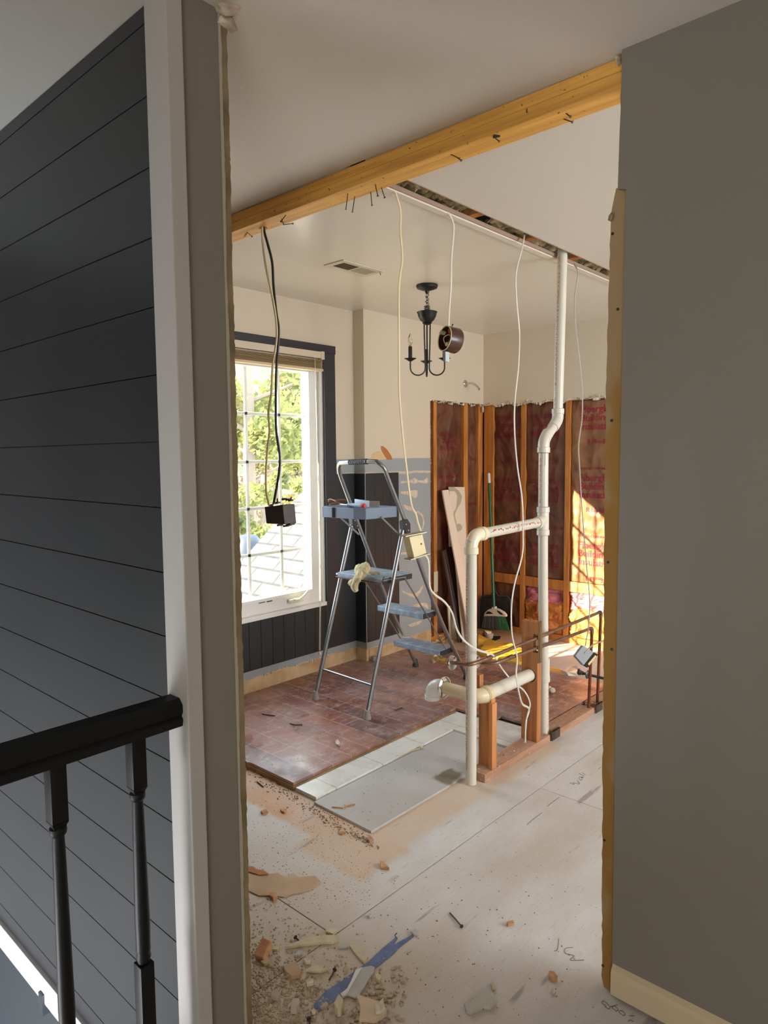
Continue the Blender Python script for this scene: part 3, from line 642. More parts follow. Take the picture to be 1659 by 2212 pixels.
MB().tube([(XP, 3.222, 1.655), (-1.70, 3.205, 2.52)], VR, 24).build('upper_pipe', pvc, t, True)
mb = MB(); hub(mb, (XP, 3.107, .365), (0, 0, 1), .0285, .12); hub(mb, (XP, 3.107, .32), (0, 0, 1), .031, .03); mb.build('coupling', pvc, t, True)
mb = MB().tube([(XP, 3.083, 1.07), (XP, 3.082, 1.19)], .0285, 24); hub(mb, (XP, 3.083, 1.075), (0, 0, 1), .0315, .028); hub(mb, (XP, 3.082, 1.19), (0, 0, 1), .0315, .028)
mb.tube(cr_path([(XP, 3.083, 1.155), (XP, 3.07, 1.138), (XP, 3.04, 1.129), (XP, 3.02, 1.128)], 5), .029, 24); mb.build('tee', pvc, t, True)
mb = MB().tube(cr_path([(XP, 3.08, 1.48), (XP, 3.083, 1.525), (XP, 3.105, 1.555), (XP, 3.125, 1.572)], 6), .0285, 24); hub(mb, (XP, 3.08, 1.487), (0, 0, 1), .0315, .028); mb.build('lower_bend', pvc, t, True)
mb = MB().tube(cr_path([(XP, 3.172, 1.60), (XP, 3.195, 1.618), (XP, 3.218, 1.645), (XP, 3.222, 1.685)], 6), .0285, 24); hub(mb, (XP, 3.222, 1.683), (0, 0, 1), .0315, .026); mb.build('upper_bend', pvc, t, True)
MB().tube([(XP, 3.11, 1.555), (XP, 3.19, 1.615)], VR, 24).build('jog_pipe', pvc, t, True)
mb = MB(); print_band(mb, (-1.7, 3.205, 2.45), (XP, 3.222, 1.70), (-.2, -1, 0), VR, 1); print_band(mb, (XP, 3.08, 1.46), (XP, 3.082, 1.21), (-.2, -1, 0), VR, 1); print_band(mb, (XP, 3.112, .3), (XP, 3.114, .05), (1, 0, 0), VR, 1); mb.build('red_print_mark', red_print, t, kind='stuff')
mb = MB()
for z, y in ((1.472, 3.08), (1.204, 3.082), (1.062, 3.083)): mb.lathe((XP, y, z), (0, 0, 1), [(VR+.0006, -.0012), (VR+.0006, .0012)], 20)
mb.obox((XP+.012, 3.062, 1.14), (.001, 0, 0), (0, .001, 0), (0, 0, .05)).obox((XP+.018, 3.064, 1.44), (.0007, 0, 0), (0, .0007, 0), (0, 0, .03)); mb.each('primer_ring', primer, t)
# drain
t = thing('drain_pipe', (XP, 2.54, .3), 'yellowed white drain pipe running low through the tall post', 'pipe')
ZD = .378
MB().tube([(XP, 2.575, ZD), (XP, 2.9625, ZD-.004)], .030, 24).build('drain_run', pvc, t, True)
el = on(1035, 1506, 'x', XP)
pth = cr_path([(XP, 2.585, ZD), (XP, 2.565, ZD), (XP-.012, 2.538, ZD), (XP-.04, 2.528, ZD), (XP-.07, 2.528, ZD)], 6)
mb = MB().tube(pth, .034, 24); hub(mb, (XP, 2.585, ZD), (0, 1, 0), .0375, .03); mb.lathe((XP, 2.56, ZD), (0, 1, 0), [(.0345, 0), (.037, .001), (.037, .004), (.0345, .005)], 24); mb.build('drain_elbow', pvc_old, t, True)
pe = on(962, 1489, 'y', 2.528); xf = pe.x
MB().tube([(XP-.065, 2.528, ZD), (xf-.02, 2.528, ZD)], .0285, 24).build('drain_stub', pvc_old, t, True)
mb = MB().lathe((xf-.005, 2.528, ZD), (1, 0, .05), [(.031, .008), (.048, .004), (.052, 0), (.052, -.002), (.046, .0015), (.031, .003)], 28); mb.build('escutcheon', chrome, t, True)
mb = MB().tube(cr_path([(xf-.012, 2.528, ZD), (xf-.04, 2.528, ZD), (xf-.068, 2.528, ZD-.016), (xf-.078, 2.528, ZD-.05)], 6), .034, 24); mb.lathe((xf-.078, 2.528, ZD-.075), (0, 0, 1), [(.028, 0), (.037, .003), (.037, .022), (.03, .026)], 24); mb.build('trap_elbow', M('gloss_white_trap', (226, 226, 222), .15), t, True)
# copper lines
def copper_line(zc, ystart, xend, yend, lab, zr, ydrop=None, capped=False):
    t = thing('copper_pipe', (-1.69, yend, .04), lab, 'pipe', 'copper lines on the pipe wall')
    yb_ = ystart; X = -1.692
    P = [(xend, yb_-.0, zc-.012), (X-.05, yb_, zc-.006), (X-.02, yb_+.004, zc-.004), (X-.004, yb_+.02, zc-.001), (X, yb_+.05, zc)]
    P = cr_path(P, 6)+[(X, yend-.02, zr)]
    MB().tube(P, .0085, 14).build('horizontal_run', copper, t, True)
    mb = MB().tube(cr_path([(X, yend-.025, zr), (X, yend-.006, zr-.002), (X, yend, zr-.012), (X, yend, zr-.03)], 5), .0105, 12); mb.build('elbow_fitting', copper, t, True)
    MB().tube([(X, yend, zr-.02), (X-.012, yend, .04)], .0085, 14).build('vertical_drop', M('bright_copper', (150, 84, 52), .4, (112, 66, 46), 12, metal=.75), t, True)
    MB().lathe((X, yb_+.13, zc), (0, 1, 0), [(.0087, -.02), (.0105, -.018), (.0105, .018), (.0087, .02)], 14).build('coupling', copper, t, True)
    MB().lathe((xend+.01, yb_, zc-.011), (1, 0, .1), [(.010, .004), (.030, .001), (.034, -.004), (.034, -.007), (.028, -.002), (.010, 0)], 26).build('escutcheon', chrome, t, True)
    return t
t = copper_line(.560, 2.418, -1.80, 3.69, 'upper copper supply line with chrome flange and brass stop', .570)
q = Vector((-1.80, 2.418, .548)); d = Vector((-1, 0, 0))
mb = MB().tube([q, q+d*.035], .0085, 12); mb.lathe(q+d*.03, d, [(.013, 0), (.013, .018), (.009, .02), (.009, .04), (.011, .042), (.011, .055), (.007, .058)], 6); mb.lathe(q+d*.06+Vector((0, 0, .0)), (0, 0, 1), [(.006, 0), (.006, .02)], 10)
mb.build('stop_valve', brass, t)
mb = MB().lathe(q+d*.085, d, [(.006, 0), (.019, .004), (.021, .010), (.016, .014), (.004, .015)], 12); mb.build('valve_handle', M('worn_chrome', (200, 190, 160), .3, metal=.9), t, True)
copper_line(.522, 2.60, -1.80, 3.58, 'lower copper supply line turning down just short of the upper one', .498)
# capped spigot behind, right
t = thing('gray_spigot', on(1300, 1462, 'x', -1.80), 'dark gray capped pipe stub with round flange past the copper drops', 'pipe')
A = on(1250, 1452, 'y', 3.62); B_ = on(1306, 1466, 'y', 3.62)
d = (B_-A).normalized(); gm = M('dark_galvanized', (88, 86, 84), .4, metal=.6)
MB().tube([A+d*.03, B_+d*.04], .008, 10).build('stub', gm, t, True)
MB().lathe(A+d*.055, d, [(.008, -.01), (.022, -.004), (.026, 0), (.022, .004), (.008, .008)], 18).build('flange', gm, t, True)
MB().lathe(A, d, [(.012, -.005), (.016, 0), (.016, .012), (.010, .016), (.012, .026), (.008, .03)], 8).chunk(A+Vector((0, 0, .016)), .008, .006, .008).build('cap', gm, t)
MB().tube([on(1262, 1410, 'x', -1.66), on(1280, 1393, 'x', -1.66), on(1306, 1383, 'x', -1.66)], .0045, 8).build('thin_supply_tube', M('gray_tube', (156, 140, 124), .5), None, True, label='thin gray cable end rising from the gray box to the wall edge', cat='cable')

# ================================================================== CABLES AND BOXES
def cable(pts, ax, v, r, m, lab, flat=.6, top=None, n=6, dx=None):
    P = []
    for i, (x, y) in enumerate(pts):
        P.append(on(x, y, ax, v if dx is None else v+dx[i]))
    if top: P[0] = Vector(top)
    return MB().tube(cr_path(P, n), r, 10, flat).build('electrical_cable', m, None, True, label=lab, cat='cable', group='loose cables hanging from the ceiling')
# black and cream pair from the beam
t = cable([(569, 490), (572, 505), (579, 530), (588, 568), (591, 620), (597, 676), (602, 708), (601, 745), (597, 800), (596, 880), (597, 930), (604, 985), (603, 1018), (598, 1050), (591, 1088)], 'y', 1.785, .0052, black_cable, 'black cable hanging from the beam to the brown switch box', 1)
t = cable([(566, 490), (568, 530), (575, 580), (586, 630), (595, 680), (598, 715), (596, 745), (589, 790), (586, 850), (580, 890), (582, 930), (579, 960), (575, 1010), (575, 1060), (581, 1092)], 'y', 1.775, .0046, romex, 'cream cable hanging beside the black one from the beam', .9)
cable([(850, 405), (856, 420), (865, 455), (865, 500), (869, 560), (862, 620), (862, 750), (863, 850), (870, 940), (878, 1010), (884, 1060), (890, 1095), (898, 1110), (903, 1130), (911, 1152)], 'x', -1.745, .0050, romex, 'cream cable dropping from beam end to the white outlet box', .6)
cable([(918, 1198), (926, 1215), (928, 1265), (938, 1283), (960, 1300), (977, 1325), (987, 1360), (1004, 1385), (1030, 1403), (1055, 1411), (1068, 1418), (1085, 1445), (1110, 1475), (1132, 1492), (1145, 1520), (1138, 1550), (1134, 1603)], 'x', -1.69, .0052, romex_w, 'white cable sweeping from the outlet box down past the ladder to the plate', .6,
      dx=[-.03, -.03, -.03, -.02, -.01, 0, .0, .01, .03, .03, .0, -.04, -.045, -.03, -.01, -.01, -.02])
cable([(966, 455), (977, 475), (980, 500), (975, 560), (974, 620), (971, 660), (969, 706)], 'x', -1.742, .0056, romex_w, 'white cable holding up the round brown ceiling box', .6)
cable([(1133, 508), (1127, 540), (1115, 590), (1116, 650), (1122, 720), (1120, 790), (1112, 870), (1112, 940), (1118, 1010), (1128, 1080), (1130, 1150), (1128, 1200), (1112, 1260), (1105, 1310), (1106, 1370), (1117, 1420), (1115, 1455), (1120, 1490), (1128, 1520), (1143, 1532), (1136, 1560), (1135, 1603)], 'x', -1.68, .0054, romex_w, 'white cable hanging from the slot in front of the insulation, left of the stack', .6,
      dx=[-.03, -.02]+[0]*12+[0, 0, .04, .05, .02, 0, 0, -.02])
cable([(1240, 570), (1248, 590), (1242, 640), (1243, 700), (1253, 790), (1258, 850), (1257, 905), (1250, 960), (1252, 1010), (1256, 1080), (1262, 1160), (1268, 1230), (1274, 1300), (1271, 1355), (1264, 1396)], 'x', -1.66, .0046, M('gray_white_cable', (186, 180, 172), .45), 'white cable right of the stack, ending at the gray switch box', .6,
      dx=[-.04]+[0]*14)
# brown double box
c = on(603, 1112, 'y', 1.78); t = thing('switch_box', c-Vector((0, 0, .06)), 'brown plastic switch box hanging upright before the window', 'electrical box')
bk = M('brown_bakelite', (58, 32, 28), .5, (40, 24, 24), 30)
mb = MB()
v0 = [on(x, y, 'y', 1.80) for x, y in ((571, 1095), (610, 1090), (614, 1133), (575, 1131))]
w0 = Vector((.035, .075, 0))
mb.hull(v0, [p+Vector((.004, .062, 0)) for p in v0], .003)
mb.build('box_body', bk, t)
mb = MB()
for x, y in ((614, 1078), (622, 1079), (628, 1081), (600, 1086), (585, 1091)): q = on(x, y, 'y', 1.80); mb.obox(q, (.007, 0, .001), (0, .008, 0), (0, 0, .004))
for x, y in ((618, 1136), (624, 1134), (605, 1134), (630, 1132)): q = on(x, y, 'y', 1.80); mb.obox(q, (.006, 0, .001), (0, .012, 0), (0, 0, .004))
for x, y in ((599, 1084), (629, 1081)): q = on(x, y, 'y', 1.79); mb.tube([q, q+Vector((0, 0, .014))], .003, 6)
mb.each('mounting_ear', bk, t)
# white outlet box
t = thing('outlet_box', on(903, 1208, 'x', -1.73), 'cream plastic outlet box hanging by the ladder rail', 'electrical box')
cb = M('cream_box', (220, 204, 164), .5)
F = [on(x, y, 'x', -1.70) for x, y in ((884, 1160), (913, 1154), (922, 1196), (895, 1206))]
mb = MB().hull(F, [p+Vector((-.045, .012, 0)) for p in F], .003)
F2 = [on(x, y, 'x', -1.705) for x, y in ((880, 1157), (884, 1160), (895, 1206), (889, 1206))]
mb.build('box_body', cb, t)
mb = MB(); A = on(869, 1158, 'x', -1.72); B_ = on(915, 1149, 'x', -1.70); mb.obox((A+B_)/2, (B_-A)/2, (-.02, .003, 0), (0, 0, .0015)); A = on(880, 1208, 'x', -1.72); B_ = on(922, 1195, 'x', -1.70); mb.obox((A+B_)/2, (B_-A)/2, (-.02, .003, 0), (0, 0, .0015)); mb.each('metal_strap', M('dull_strap', (170, 160, 136), .4, metal=.7), t)
MB().lathe(on(910, 1175, 'x', -1.699), (1, -.3, 0), [(.004, 0), (.003, .0015)], 10).build('knockout', M('rust_hole', (90, 60, 30), .8), t)
# round box
cR = on(970, 733, 'x', -1.742); t = thing('round_ceiling_box', cR-Vector((0, 0, .05)), 'round brown ceiling fixture box dangling open beside the chandelier', 'electrical box')
axd = Vector((.35, .93, -.12)).normalized()
rb = .052
mb = MB(); c0 = on(961, 731, 'x', -1.75)
mb.lathe(c0, axd, [(rb*.93, .012), (rb, .0), (rb, .052), (rb*.9, .058), (.001, .058)], 36)
mb.bm.faces.ensure_lookup_table()
mbo = MB(); seg = 36; u = axd.orthogonal().normalized(); v = axd.cross(u)
def ringpts(r, h): return [c0+axd*h+u*(r*math.cos(2*PI*k/seg))+v*(r*math.sin(2*PI*k/seg)) for k in range(seg)]
mb.bm.free(); bmx = mbo.bm; R_ = [[bmx.verts.new(p) for p in ringpts(r, h)] for r, h in ((rb*.93, .05), (rb*.93, 0), (rb, 0), (rb, .055), (rb*.92, .062))]
for a_, b2 in zip(R_, R_[1:]):
    for k in range(seg): bmx.faces.new((a_[k], a_[(k+1) % seg], b2[(k+1) % seg], b2[k]))
bmx.faces.new(R_[0]); bmx.faces.new(R_[-1])
mbo.build('box_shell', M('brown_phenolic', (66, 38, 28), .3), t, True)
MB().tube(ringpts(rb*.965, -.001)+[ringpts(rb*.965, -.001)[0]], .0022, 6, cap=False).build('rim', M('rim_cream', (214, 206, 170), .5), t, True)
MB().lathe(c0+axd*.049, axd, [(rb*.92, -.001), (rb*.92, 0)], 30).build('back_plate', M('olive_cavity', (108, 98, 62), .7), t)
mb = MB()
for s in (-1, 1): cc = c0+u*0+Vector((0, 0, 0)); q = c0+(v*s*.040)+axd*.003; mb.obox(q, v*.005, u*.007, axd*.012)
mb.each('screw_post', M('white_post', (196, 190, 160), .5), t)
mb = MB().tube(cr_path([c0+axd*.045+v*.01, c0+u*.02+axd*.01, c0-u*.005-v*.008, c0-u*.025+axd*.02, c0+axd*.045-v*.02], 5), .0022, 6); mb.build('ground_wire', romex, t)
MB().chunk(c0+axd*.03-v*.01+Vector((0, 0, .03)), .012, .01, .014).build('wire_nut', M('orange_nut', (206, 104, 44), .5), t)
q = on(964, 771, 'x', -1.742); MB().obox(q, (.001, .012, 0), (.006, 0, 0), (0, 0, .02)).build('mounting_tab', M('galv_tab', (170, 180, 184), .35, metal=.6), t)
q = on(975, 708, 'x', -1.74); MB().tube([q+Vector((0, 0, -.006)), q+Vector((.002, .006, .012))], .002, 6).lathe(q+Vector((.002, .006, .012)), (0, 0, 1), [(.004, 0), (.004, .003)], 8).build('screw', nail_m, t)
# gray box
t = thing('gray_switch_box', on(1268, 1440, 'x', -1.66), 'gray switch box tilted on its cable at the right', 'electrical box')
F = [on(x, y, 'x', -1.66) for x, y in ((1260, 1394), (1283, 1409), (1261, 1437), (1243, 1417))]
mb = MB().hull(F, [p+Vector((-.03, .03, -.012)) for p in F], .002); mb.build('box_body', M('gray_pvc_box', (146, 150, 156), .5), t)
F = [on(x, y, 'x', -1.662) for x, y in ((1283, 1409), (1292, 1414), (1270, 1442), (1262, 1437))]
MB().hull(F, [p+Vector((-.02, .02, -.008)) for p in F]).build('open_face', dark_void, t)
F = [on(x, y, 'x', -1.658) for x, y in ((1286, 1415), (1289, 1418), (1273, 1438), (1270, 1434))]
MB().hull(F, [p+Vector((-.01, .01, -.004)) for p in F], .001).build('switch', M('ivory_switch', (206, 186, 138), .5), t)

# ================================================================== CHANDELIER, REGISTER, SHOWER ARM
CX_, CY_ = -2.565, 3.212; cz = lambda px, py: zat(px, py, CX_, CY_)
t = thing('chandelier', (CX_, CY_, cz(925, 818)), 'dark bronze three-arm chandelier hanging from the kitchen ceiling', 'chandelier')
MB().lathe((CX_, CY_, H-.001), (0, 0, -1), [(.062, 0), (.064, .006), (.058, .018), (.03, .028), (.012, .032), (.012, .04), (.006, .05)], 28).build('canopy', bronze, t, True)
z1 = cz(925, 634); z2 = cz(925, 674)
mb = MB(); n = 6
for k in range(n):
    zc = H-.05-(H-.05-z2)*(k+.5)/n; a = PI/2*(k % 2); L_ = (H-.05-z2)/n*.62
    P = [(CX_+math.cos(a)*.007*math.sin(s), CY_+math.sin(a)*.007*math.sin(s), zc+L_*math.cos(s)) for s in [2*PI*j/14 for j in range(15)]]; mb.tube(P, .0016, 6, cap=False)
P = [(CX_+.016*math.cos(s*3)*(.4+.6*(s/8)), CY_+.014*math.sin(s*3), H-.05-(H-.05-z2)*s/8) for s in [j*.25 for j in range(33)]]; mb.tube(cr_path(P, 2), .0013, 5)
for k in range(3):
    P = [(CX_+.017*math.cos(s), CY_+.017*math.sin(s), z2+.012+k*.010) for s in [2*PI*j/12 for j in range(13)]]; mb.tube(P, .002, 5, cap=False)
mb.build('chain', bronze, t, True)
zb1 = cz(925, 699)
MB().lathe((CX_, CY_, z2+.003), (0, 0, -1), [(.008, 0), (.058, .002), (.061, .005), (.056, .012), (.052, .03), (.040, .05), (.026, z2-zb1-.004), (.028, z2-zb1+.002), (.020, z2-zb1+.006), (.006, z2-zb1+.012)], 30).build('bowl', bronze, t, True)
right = Vector((RX.x, RX.y, 0)).normalized(); away = Vector((-right.y, right.x, 0))
if away.dot(Vector((_f.x, _f.y, 0))) < 0: away = -away
zc = cz(925, 777); zl = cz(925, 812)
for i, (dv, bulb) in enumerate(((-right*.98-away*.15, True), (right*.98-away*.15, False), (away, False))):
    r = .102; s0 = dv*.018; z_lo = zl
    P = [Vector((CX_, CY_, zb1+.01))+s0]+[Vector((CX_, CY_, zb1-.1))+s0*.9]+[Vector((CX_, CY_, zl+.055))+dv*.012]
    for k in range(0, 13):
        a_ = PI*k/12; P.append(Vector((CX_, CY_, zl+.045-.042*math.sin(a_)))+dv*(.012+(r-.012)*(1-math.cos(a_))/2))
    P.append(Vector((CX_, CY_, zc-.002))+dv*r)
    arm = MB().tube(P, .0042, 8).build('arm', bronze, t, True)
    e_ = Vector((CX_, CY_, zc))+dv*r
    MB().lathe(e_, (0, 0, 1), [(.005, -.012), (.012, -.008), (.034, .004), (.036, .006), (.012, .002), (.010, .004)], 24).build('drip_cup', bronze, arm, True)
    MB().lathe(e_, (0, 0, 1), [(.0115, .003), (.0115, .073), (.010, .075)], 16).build('candle_sleeve', M('black_sleeve', (30, 30, 30), .6), arm, True)
    if bulb:
        b0 = e_+Vector((0, 0, .075)); bb = MB().lathe(b0, (0, 0, 1), [(.007, 0), (.008, .008), (.0135, .022), (.0155, .034), (.0125, .05), (.006, .066), (.001, .076)], 18).build('candle_bulb', bulb_m, arm, True)
        MB().lathe(b0, (0, 0, 1), [(.0075, -.002), (.0075, .008)], 12).tube([b0+Vector((0, 0, .008)), b0+Vector((.003, 0, .03)), b0+Vector((-.002, 0, .045))], .0006, 4).build('bulb_base', brass, arm)
# ceiling register
t = thing('ceiling_register', (-2.607, 2.657, H-.008), 'white metal air register set in the kitchen ceiling', 'vent')
x0, x1, y0, y1 = -2.68, -2.535, 2.505, 2.81
mb = MB(); mb.box(x0, x1, y0, y0+.032, H-.006, H-.0005, .001); mb.box(x0, x1, y1-.032, y1, H-.006, H-.0005, .001); mb.box(x0, x0+.03, y0+.032, y1-.032, H-.006, H-.0005, .001); mb.box(x1-.03, x1, y0+.032, y1-.032, H-.006, H-.0005, .001); mb.box(x0+.03, x1-.03, 2.652, 2.662, H-.006, H-.0005)
mb.build('frame', M('register_white', (206, 196, 180), .4), t)
MB().box(x0+.03, x1-.03, y0+.032, y1-.032, H-.0012, H-.0004).build('duct_shadow', M('duct_dark', (60, 52, 42), .8), t)
mb = MB(); y = y0+.038
while y < y1-.034:
    if abs(y-2.657) > .008:
        tl = .0035 if y < 2.657 else -.0035
        mb.obox(((x0+x1)/2, y, H-.004), (.043, 0, 0), (0, .0022, tl*.6), (0, 0, .0006))
    y += .0075
mb.build('louvers', M('louver_tan', (170, 158, 138), .5), t)
MB().tube([(-2.555, 2.795, H-.006), (-2.55, 2.797, H-.022)], .002, 6).build('lever', nail_m, t)
# shower arm
q = on(1005, 829, 'x', -3.28)
t = thing('shower_arm', q, 'chrome shower arm sticking out of the cream wall', 'shower arm')
MB().lathe(q, (1, 0, 0), [(.030, 0), (.029, .003), (.014, .008), (.01, .009)], 26).build('wall_flange', chrome, t, True)
MB().tube(cr_path([q, q+Vector((.03, 0, .002)), q+Vector((.075, .0, -.005)), q+Vector((.115, .005, -.035)), q+Vector((.13, .006, -.055))], 6), .0095, 14).build('arm', chrome, t, True)

# ================================================================== WINDOW BLIND
t = thing('window_blind', (XW+.04, 2.35, 2.01), 'tan slatted blind bunched up at the top of the window', 'blind')
bx0, bx1 = XW+.02, XW+.055; by1 = 3.155
q0 = on(697, 772, 'x', bx1); ztop = 2.135
by1 = on(701, 780, 'x', bx1)[1]
MB().box(bx0-.0, bx1, Y0+.02, by1-.004, ztop-.042, ztop, .002).box(bx0, bx1+.003, by1-.03, by1, ztop-.048, ztop+.003, .002).build('headrail', M('headrail_cream', (206, 190, 168), .5), t)
sl = M('tan_slats', (186, 160, 116), .6, (160, 132, 88), 4, (1, .3, 30)); mb = MB(); z = ztop-.052; k = 0
while z > 2.03:
    o1 = random.uniform(-.003, .003); mb.box(bx0-.002+o1, bx1-.004+o1, Y0+.03, by1-.012+random.uniform(-.004, .002), z-.0022, z, 0); z -= .0058; k += 1
mb.build('slats', sl, t, kind='stuff')
MB().box(bx0-.002, bx1, Y0+.03, by1-.010, 2.012, 2.027, .002).build('bottom_rail', M('rail_tan', (204, 184, 148), .5), t)
cm = M('cord_white', (222, 214, 194), .6)
pth = [on(x, y, 'x', XW+.055) for x, y in ((680, 771), (681, 810), (684, 900), (686, 1000), (688, 1100), (690, 1200), (691, 1300), (690, 1405))]
MB().tube(pth, .0022, 6).tube([p+Vector((0, .008, 0)) for p in pth[3:]], .0015, 6).build('pull_cord', cm, t, True)
q = on(691, 1410, 'x', XW+.055); MB().lathe(q, (0, 0, 1), [(.009, -.012), (.010, -.006), (.005, .006), (.003, .010)], 12).build('cord_tassel', M('tassel_cream', (222, 204, 160), .5), t, True)

# ================================================================== LADDER
t = thing('step_ladder', (-2.75, 3.1, .032), 'gray steel folding step ladder standing on the red hardwood', 'ladder')
FZ = .033
RR = .0125
ARC = []
loop = [(-2.530, 3.552, FZ+.03), (-2.540, 3.275, .51), (-2.553, 2.993, 1.075), (-2.560, 2.86, 1.33)]
loopL = [(-2.948, 3.545, FZ+.03), (-2.946, 3.28, .51), (-2.943, 2.998, 1.065), (-2.935, 2.86, 1.33)]
top = [(-2.562, 2.825, 1.395), (-2.585, 2.806, 1.425), (-2.625, 2.80, 1.435), (-2.85, 2.80, 1.427), (-2.895, 2.806, 1.418), (-2.925, 2.83, 1.385)]
MB().tube(cr_path(loop+top+loopL[::-1], 6), RR, 14).build('climbing_frame', steel, t, True)
for n_, P in (('leg', [(-2.548, 2.965, 1.055), (-2.542, 2.651, FZ+.03)]), ('leg', [(-2.955, 2.969, 1.07), (-2.988, 2.676, FZ+.03)])):
    MB().tube(P, .0125, 14).build(n_, steel, t, True)
foot_l = M('dusty_foot', (150, 146, 142), .8)
for x, y, m in ((-2.542, 2.648, foot_l), (-2.989, 2.673, foot_l), (-2.529, 3.558, step_dk), (-2.948, 3.551, step_dk)):
    MB().lathe((x, y, FZ-.0005), (0, 0, 1), [(.022, 0), (.021, .012), (.016, .035), (.0135, .05)], 16).build('foot_cap', m, t, True)
MB().tube([(-2.545, 2.700, .205), (-2.983, 2.722, .205)], .0075, 10).build('rear_brace', steel, t, True)
def step(y0, y1, z, x0, x1, m, th=.036):
    mb = MB().box(x0, x1, y0, y1, z-th, z, .005)
    s = mb.build('step', m, t)
    mb = MB()
    for k in range(16):
        for j in range(2): mb.lathe((x0+.06+(x1-x0-.12)*k/15, (y0+y1)/2+(j-.5)*.02, z-.0005), (0, 0, 1), [(.0022, 0), (.0018, .0018)], 6)
    mb.build('grip_dots', M('grip_dots_gray', (88, 92, 98), .7), s)
    MB().box(x0-.004, x0+.002, y0+.006, y1-.004, z-th+.002, z-.004).box(x1-.002, x1+.004, y0+.006, y1-.004, z-th+.002, z-.004).each('end_cap', step_dk, s)
    return s
step(3.315, 3.452, .262, -2.935, -2.560, step_pl); step(3.160, 3.285, .522, -2.935, -2.566, step_pl)
step(2.805, 3.070, .782, -2.925, -2.572, step_pl)
for x in (-2.562, -2.934):
    MB().tube([(x, 3.40, .24), (x, 3.20, .50), (x, 2.99, .765)], .0045, 8).build('link_rod', steel, t, True)
    MB().tube([(x-.002, 2.70+.11, .77), (x, 3.0, .765)], .006, 8).build('platform_strut', steel, t, True)
MB().tube([(-2.93, 2.800, .755), (-2.57, 2.800, .755)], .004, 8).tube([(-2.572, 2.80, .755), (-2.572, 2.83, .79)], .004, 8).build('locking_bar', M('maroon_bar', (96, 44, 44), .4), t, True)
# tray
tp = M('tray_plastic', (130, 146, 168), .5)
mb = MB(); pts = [(-2.905, 2.675), (-2.655, 2.675), (-2.585, 2.70), (-2.565, 2.93), (-2.925, 2.93), (-2.925, 2.70)]
mb.poly([(-2.745+(x+2.745)*.975, 2.80+(y-2.80)*.965, 1.13) for x, y in pts], (0, 0, .026)); tray = mb.build('tray', tp, t)
mb = MB()
for (xa, ya_), (xb, yb_) in zip(pts, pts[1:]+pts[:1]):
    d = Vector((xb-xa, yb_-ya_, 0)); l = d.length; d.normalize(); nn = Vector((-d.y, d.x, 0)); c = Vector(((xa+xb)/2, (ya_+yb_)/2, 1.150))-nn*(-.004)
    mb.obox(c, d*(l/2+.002), nn*.004, (0, 0, .030), .002)
mb.build('tray_rim', tp, tray)
MB().box(-2.82, -2.806, 2.669, 2.676, 1.122, 1.178).build('tray_slot', dark_void, tray)
for xa in (-2.57, -2.925):
    MB().tube([(xa+.004, 2.80, 1.128), (xa+.006, 2.985, .99)], .0065, 8, .6).build('tray_strut', steel, t, True)
for xa, s in ((-2.545, 1), (-2.952, 1)):
    MB().poly([(xa-.014, 2.945, 1.095), (xa-.014, 2.985, 1.105), (xa-.014, 3.01, 1.075), (xa-.014, 3.01, 1.025), (xa-.014, 2.985, 1.02), (xa-.014, 2.95, 1.05)], (.028, 0, 0)).build('hinge', step_dk, t)
    mb = MB()
    for q in ((2.972, 1.075), (2.992, 1.04)): mb.lathe((xa+.014, q[0], q[1]), (1, 0, 0), [(.005, 0), (.004, .002)], 10)
    mb.each('rivet', chrome, t)
mb = MB()
for k in range(8): c = Vector((-2.69-.016*k, 2.80, 1.4335-.0005*k)); mb.lathe(c, (-1, 0, -.03), [(.0135, -.006), (.016, -.004), (.016, .004), (.0135, .006)], 16)
mb.build('foam_grip', M('worn_grip', (74, 78, 90), .6), t, True)
MB().lathe((-2.665, 2.80, 1.434), (-1, 0, 0), [(.0145, 0), (.0165, .002), (.0165, .008), (.0145, .01)], 16).build('grip_band', step_dk, t, True)
# things on the ladder
zT = 1.181
def TT(px, py, z=zT): return on(px, py, 'z', z)
q = on(752, 1090, 'z', 1.19)
t = thing('screwdriver', TT(768, 1092), 'blue screwdriver with a red-ended handle on the ladder tray', 'screwdriver')
A = Vector((-2.83, 2.70, 1.192)); B_ = Vector((-2.655, 2.69, 1.196)); Mi = A+(B_-A)*.48
A = on(728, 1088, 'y', 2.72); B_ = on(789, 1097, 'y', 2.69); A.z = 1.193; B_.z = 1.196; Mi = A+(B_-A)*.38
MB().tube([A, Mi], .0035, 8).build('shaft', chrome, t, True)
d = (B_-Mi).normalized(); L_ = (B_-Mi).length
MB().lathe(Mi, d, [(.006, 0), (.011, .008), (.009, .02), (.012, L_*.5), (.0125, L_*.8)], 14).build('handle', M('pale_blue_handle', (136, 150, 182), .4), t, True)
MB().lathe(Mi+d*L_*.8, d, [(.0128, 0), (.0135, L_*.15), (.010, L_*.2)], 14).build('red_cap', M('red_plastic', (196, 56, 62), .4), t, True)
t = thing('folded_bracket', TT(745, 1090), 'pale folded metal bracket plate standing on the ladder tray', 'bracket')
a0 = on(766, 1086, 'y', 2.80); a1 = on(798, 1093, 'y', 2.79); a0.z = a1.z = zT+.0
v = [Vector((a0.x, a0.y, zT)), Vector((a1.x, a1.y, zT)), Vector((a1.x, a1.y, zT+.034)), Vector((a0.x, a0.y, zT+.040))]
MB().poly(v, (0, .003, 0)).build('plate', M('pale_metal', (176, 186, 200), .4, metal=.3), t)
v = [Vector((a1.x, a1.y, zT)), Vector((a1.x+.055, a1.y+.02, zT)), Vector((a1.x+.055, a1.y+.02, zT+.033)), Vector((a1.x, a1.y, zT+.034))]
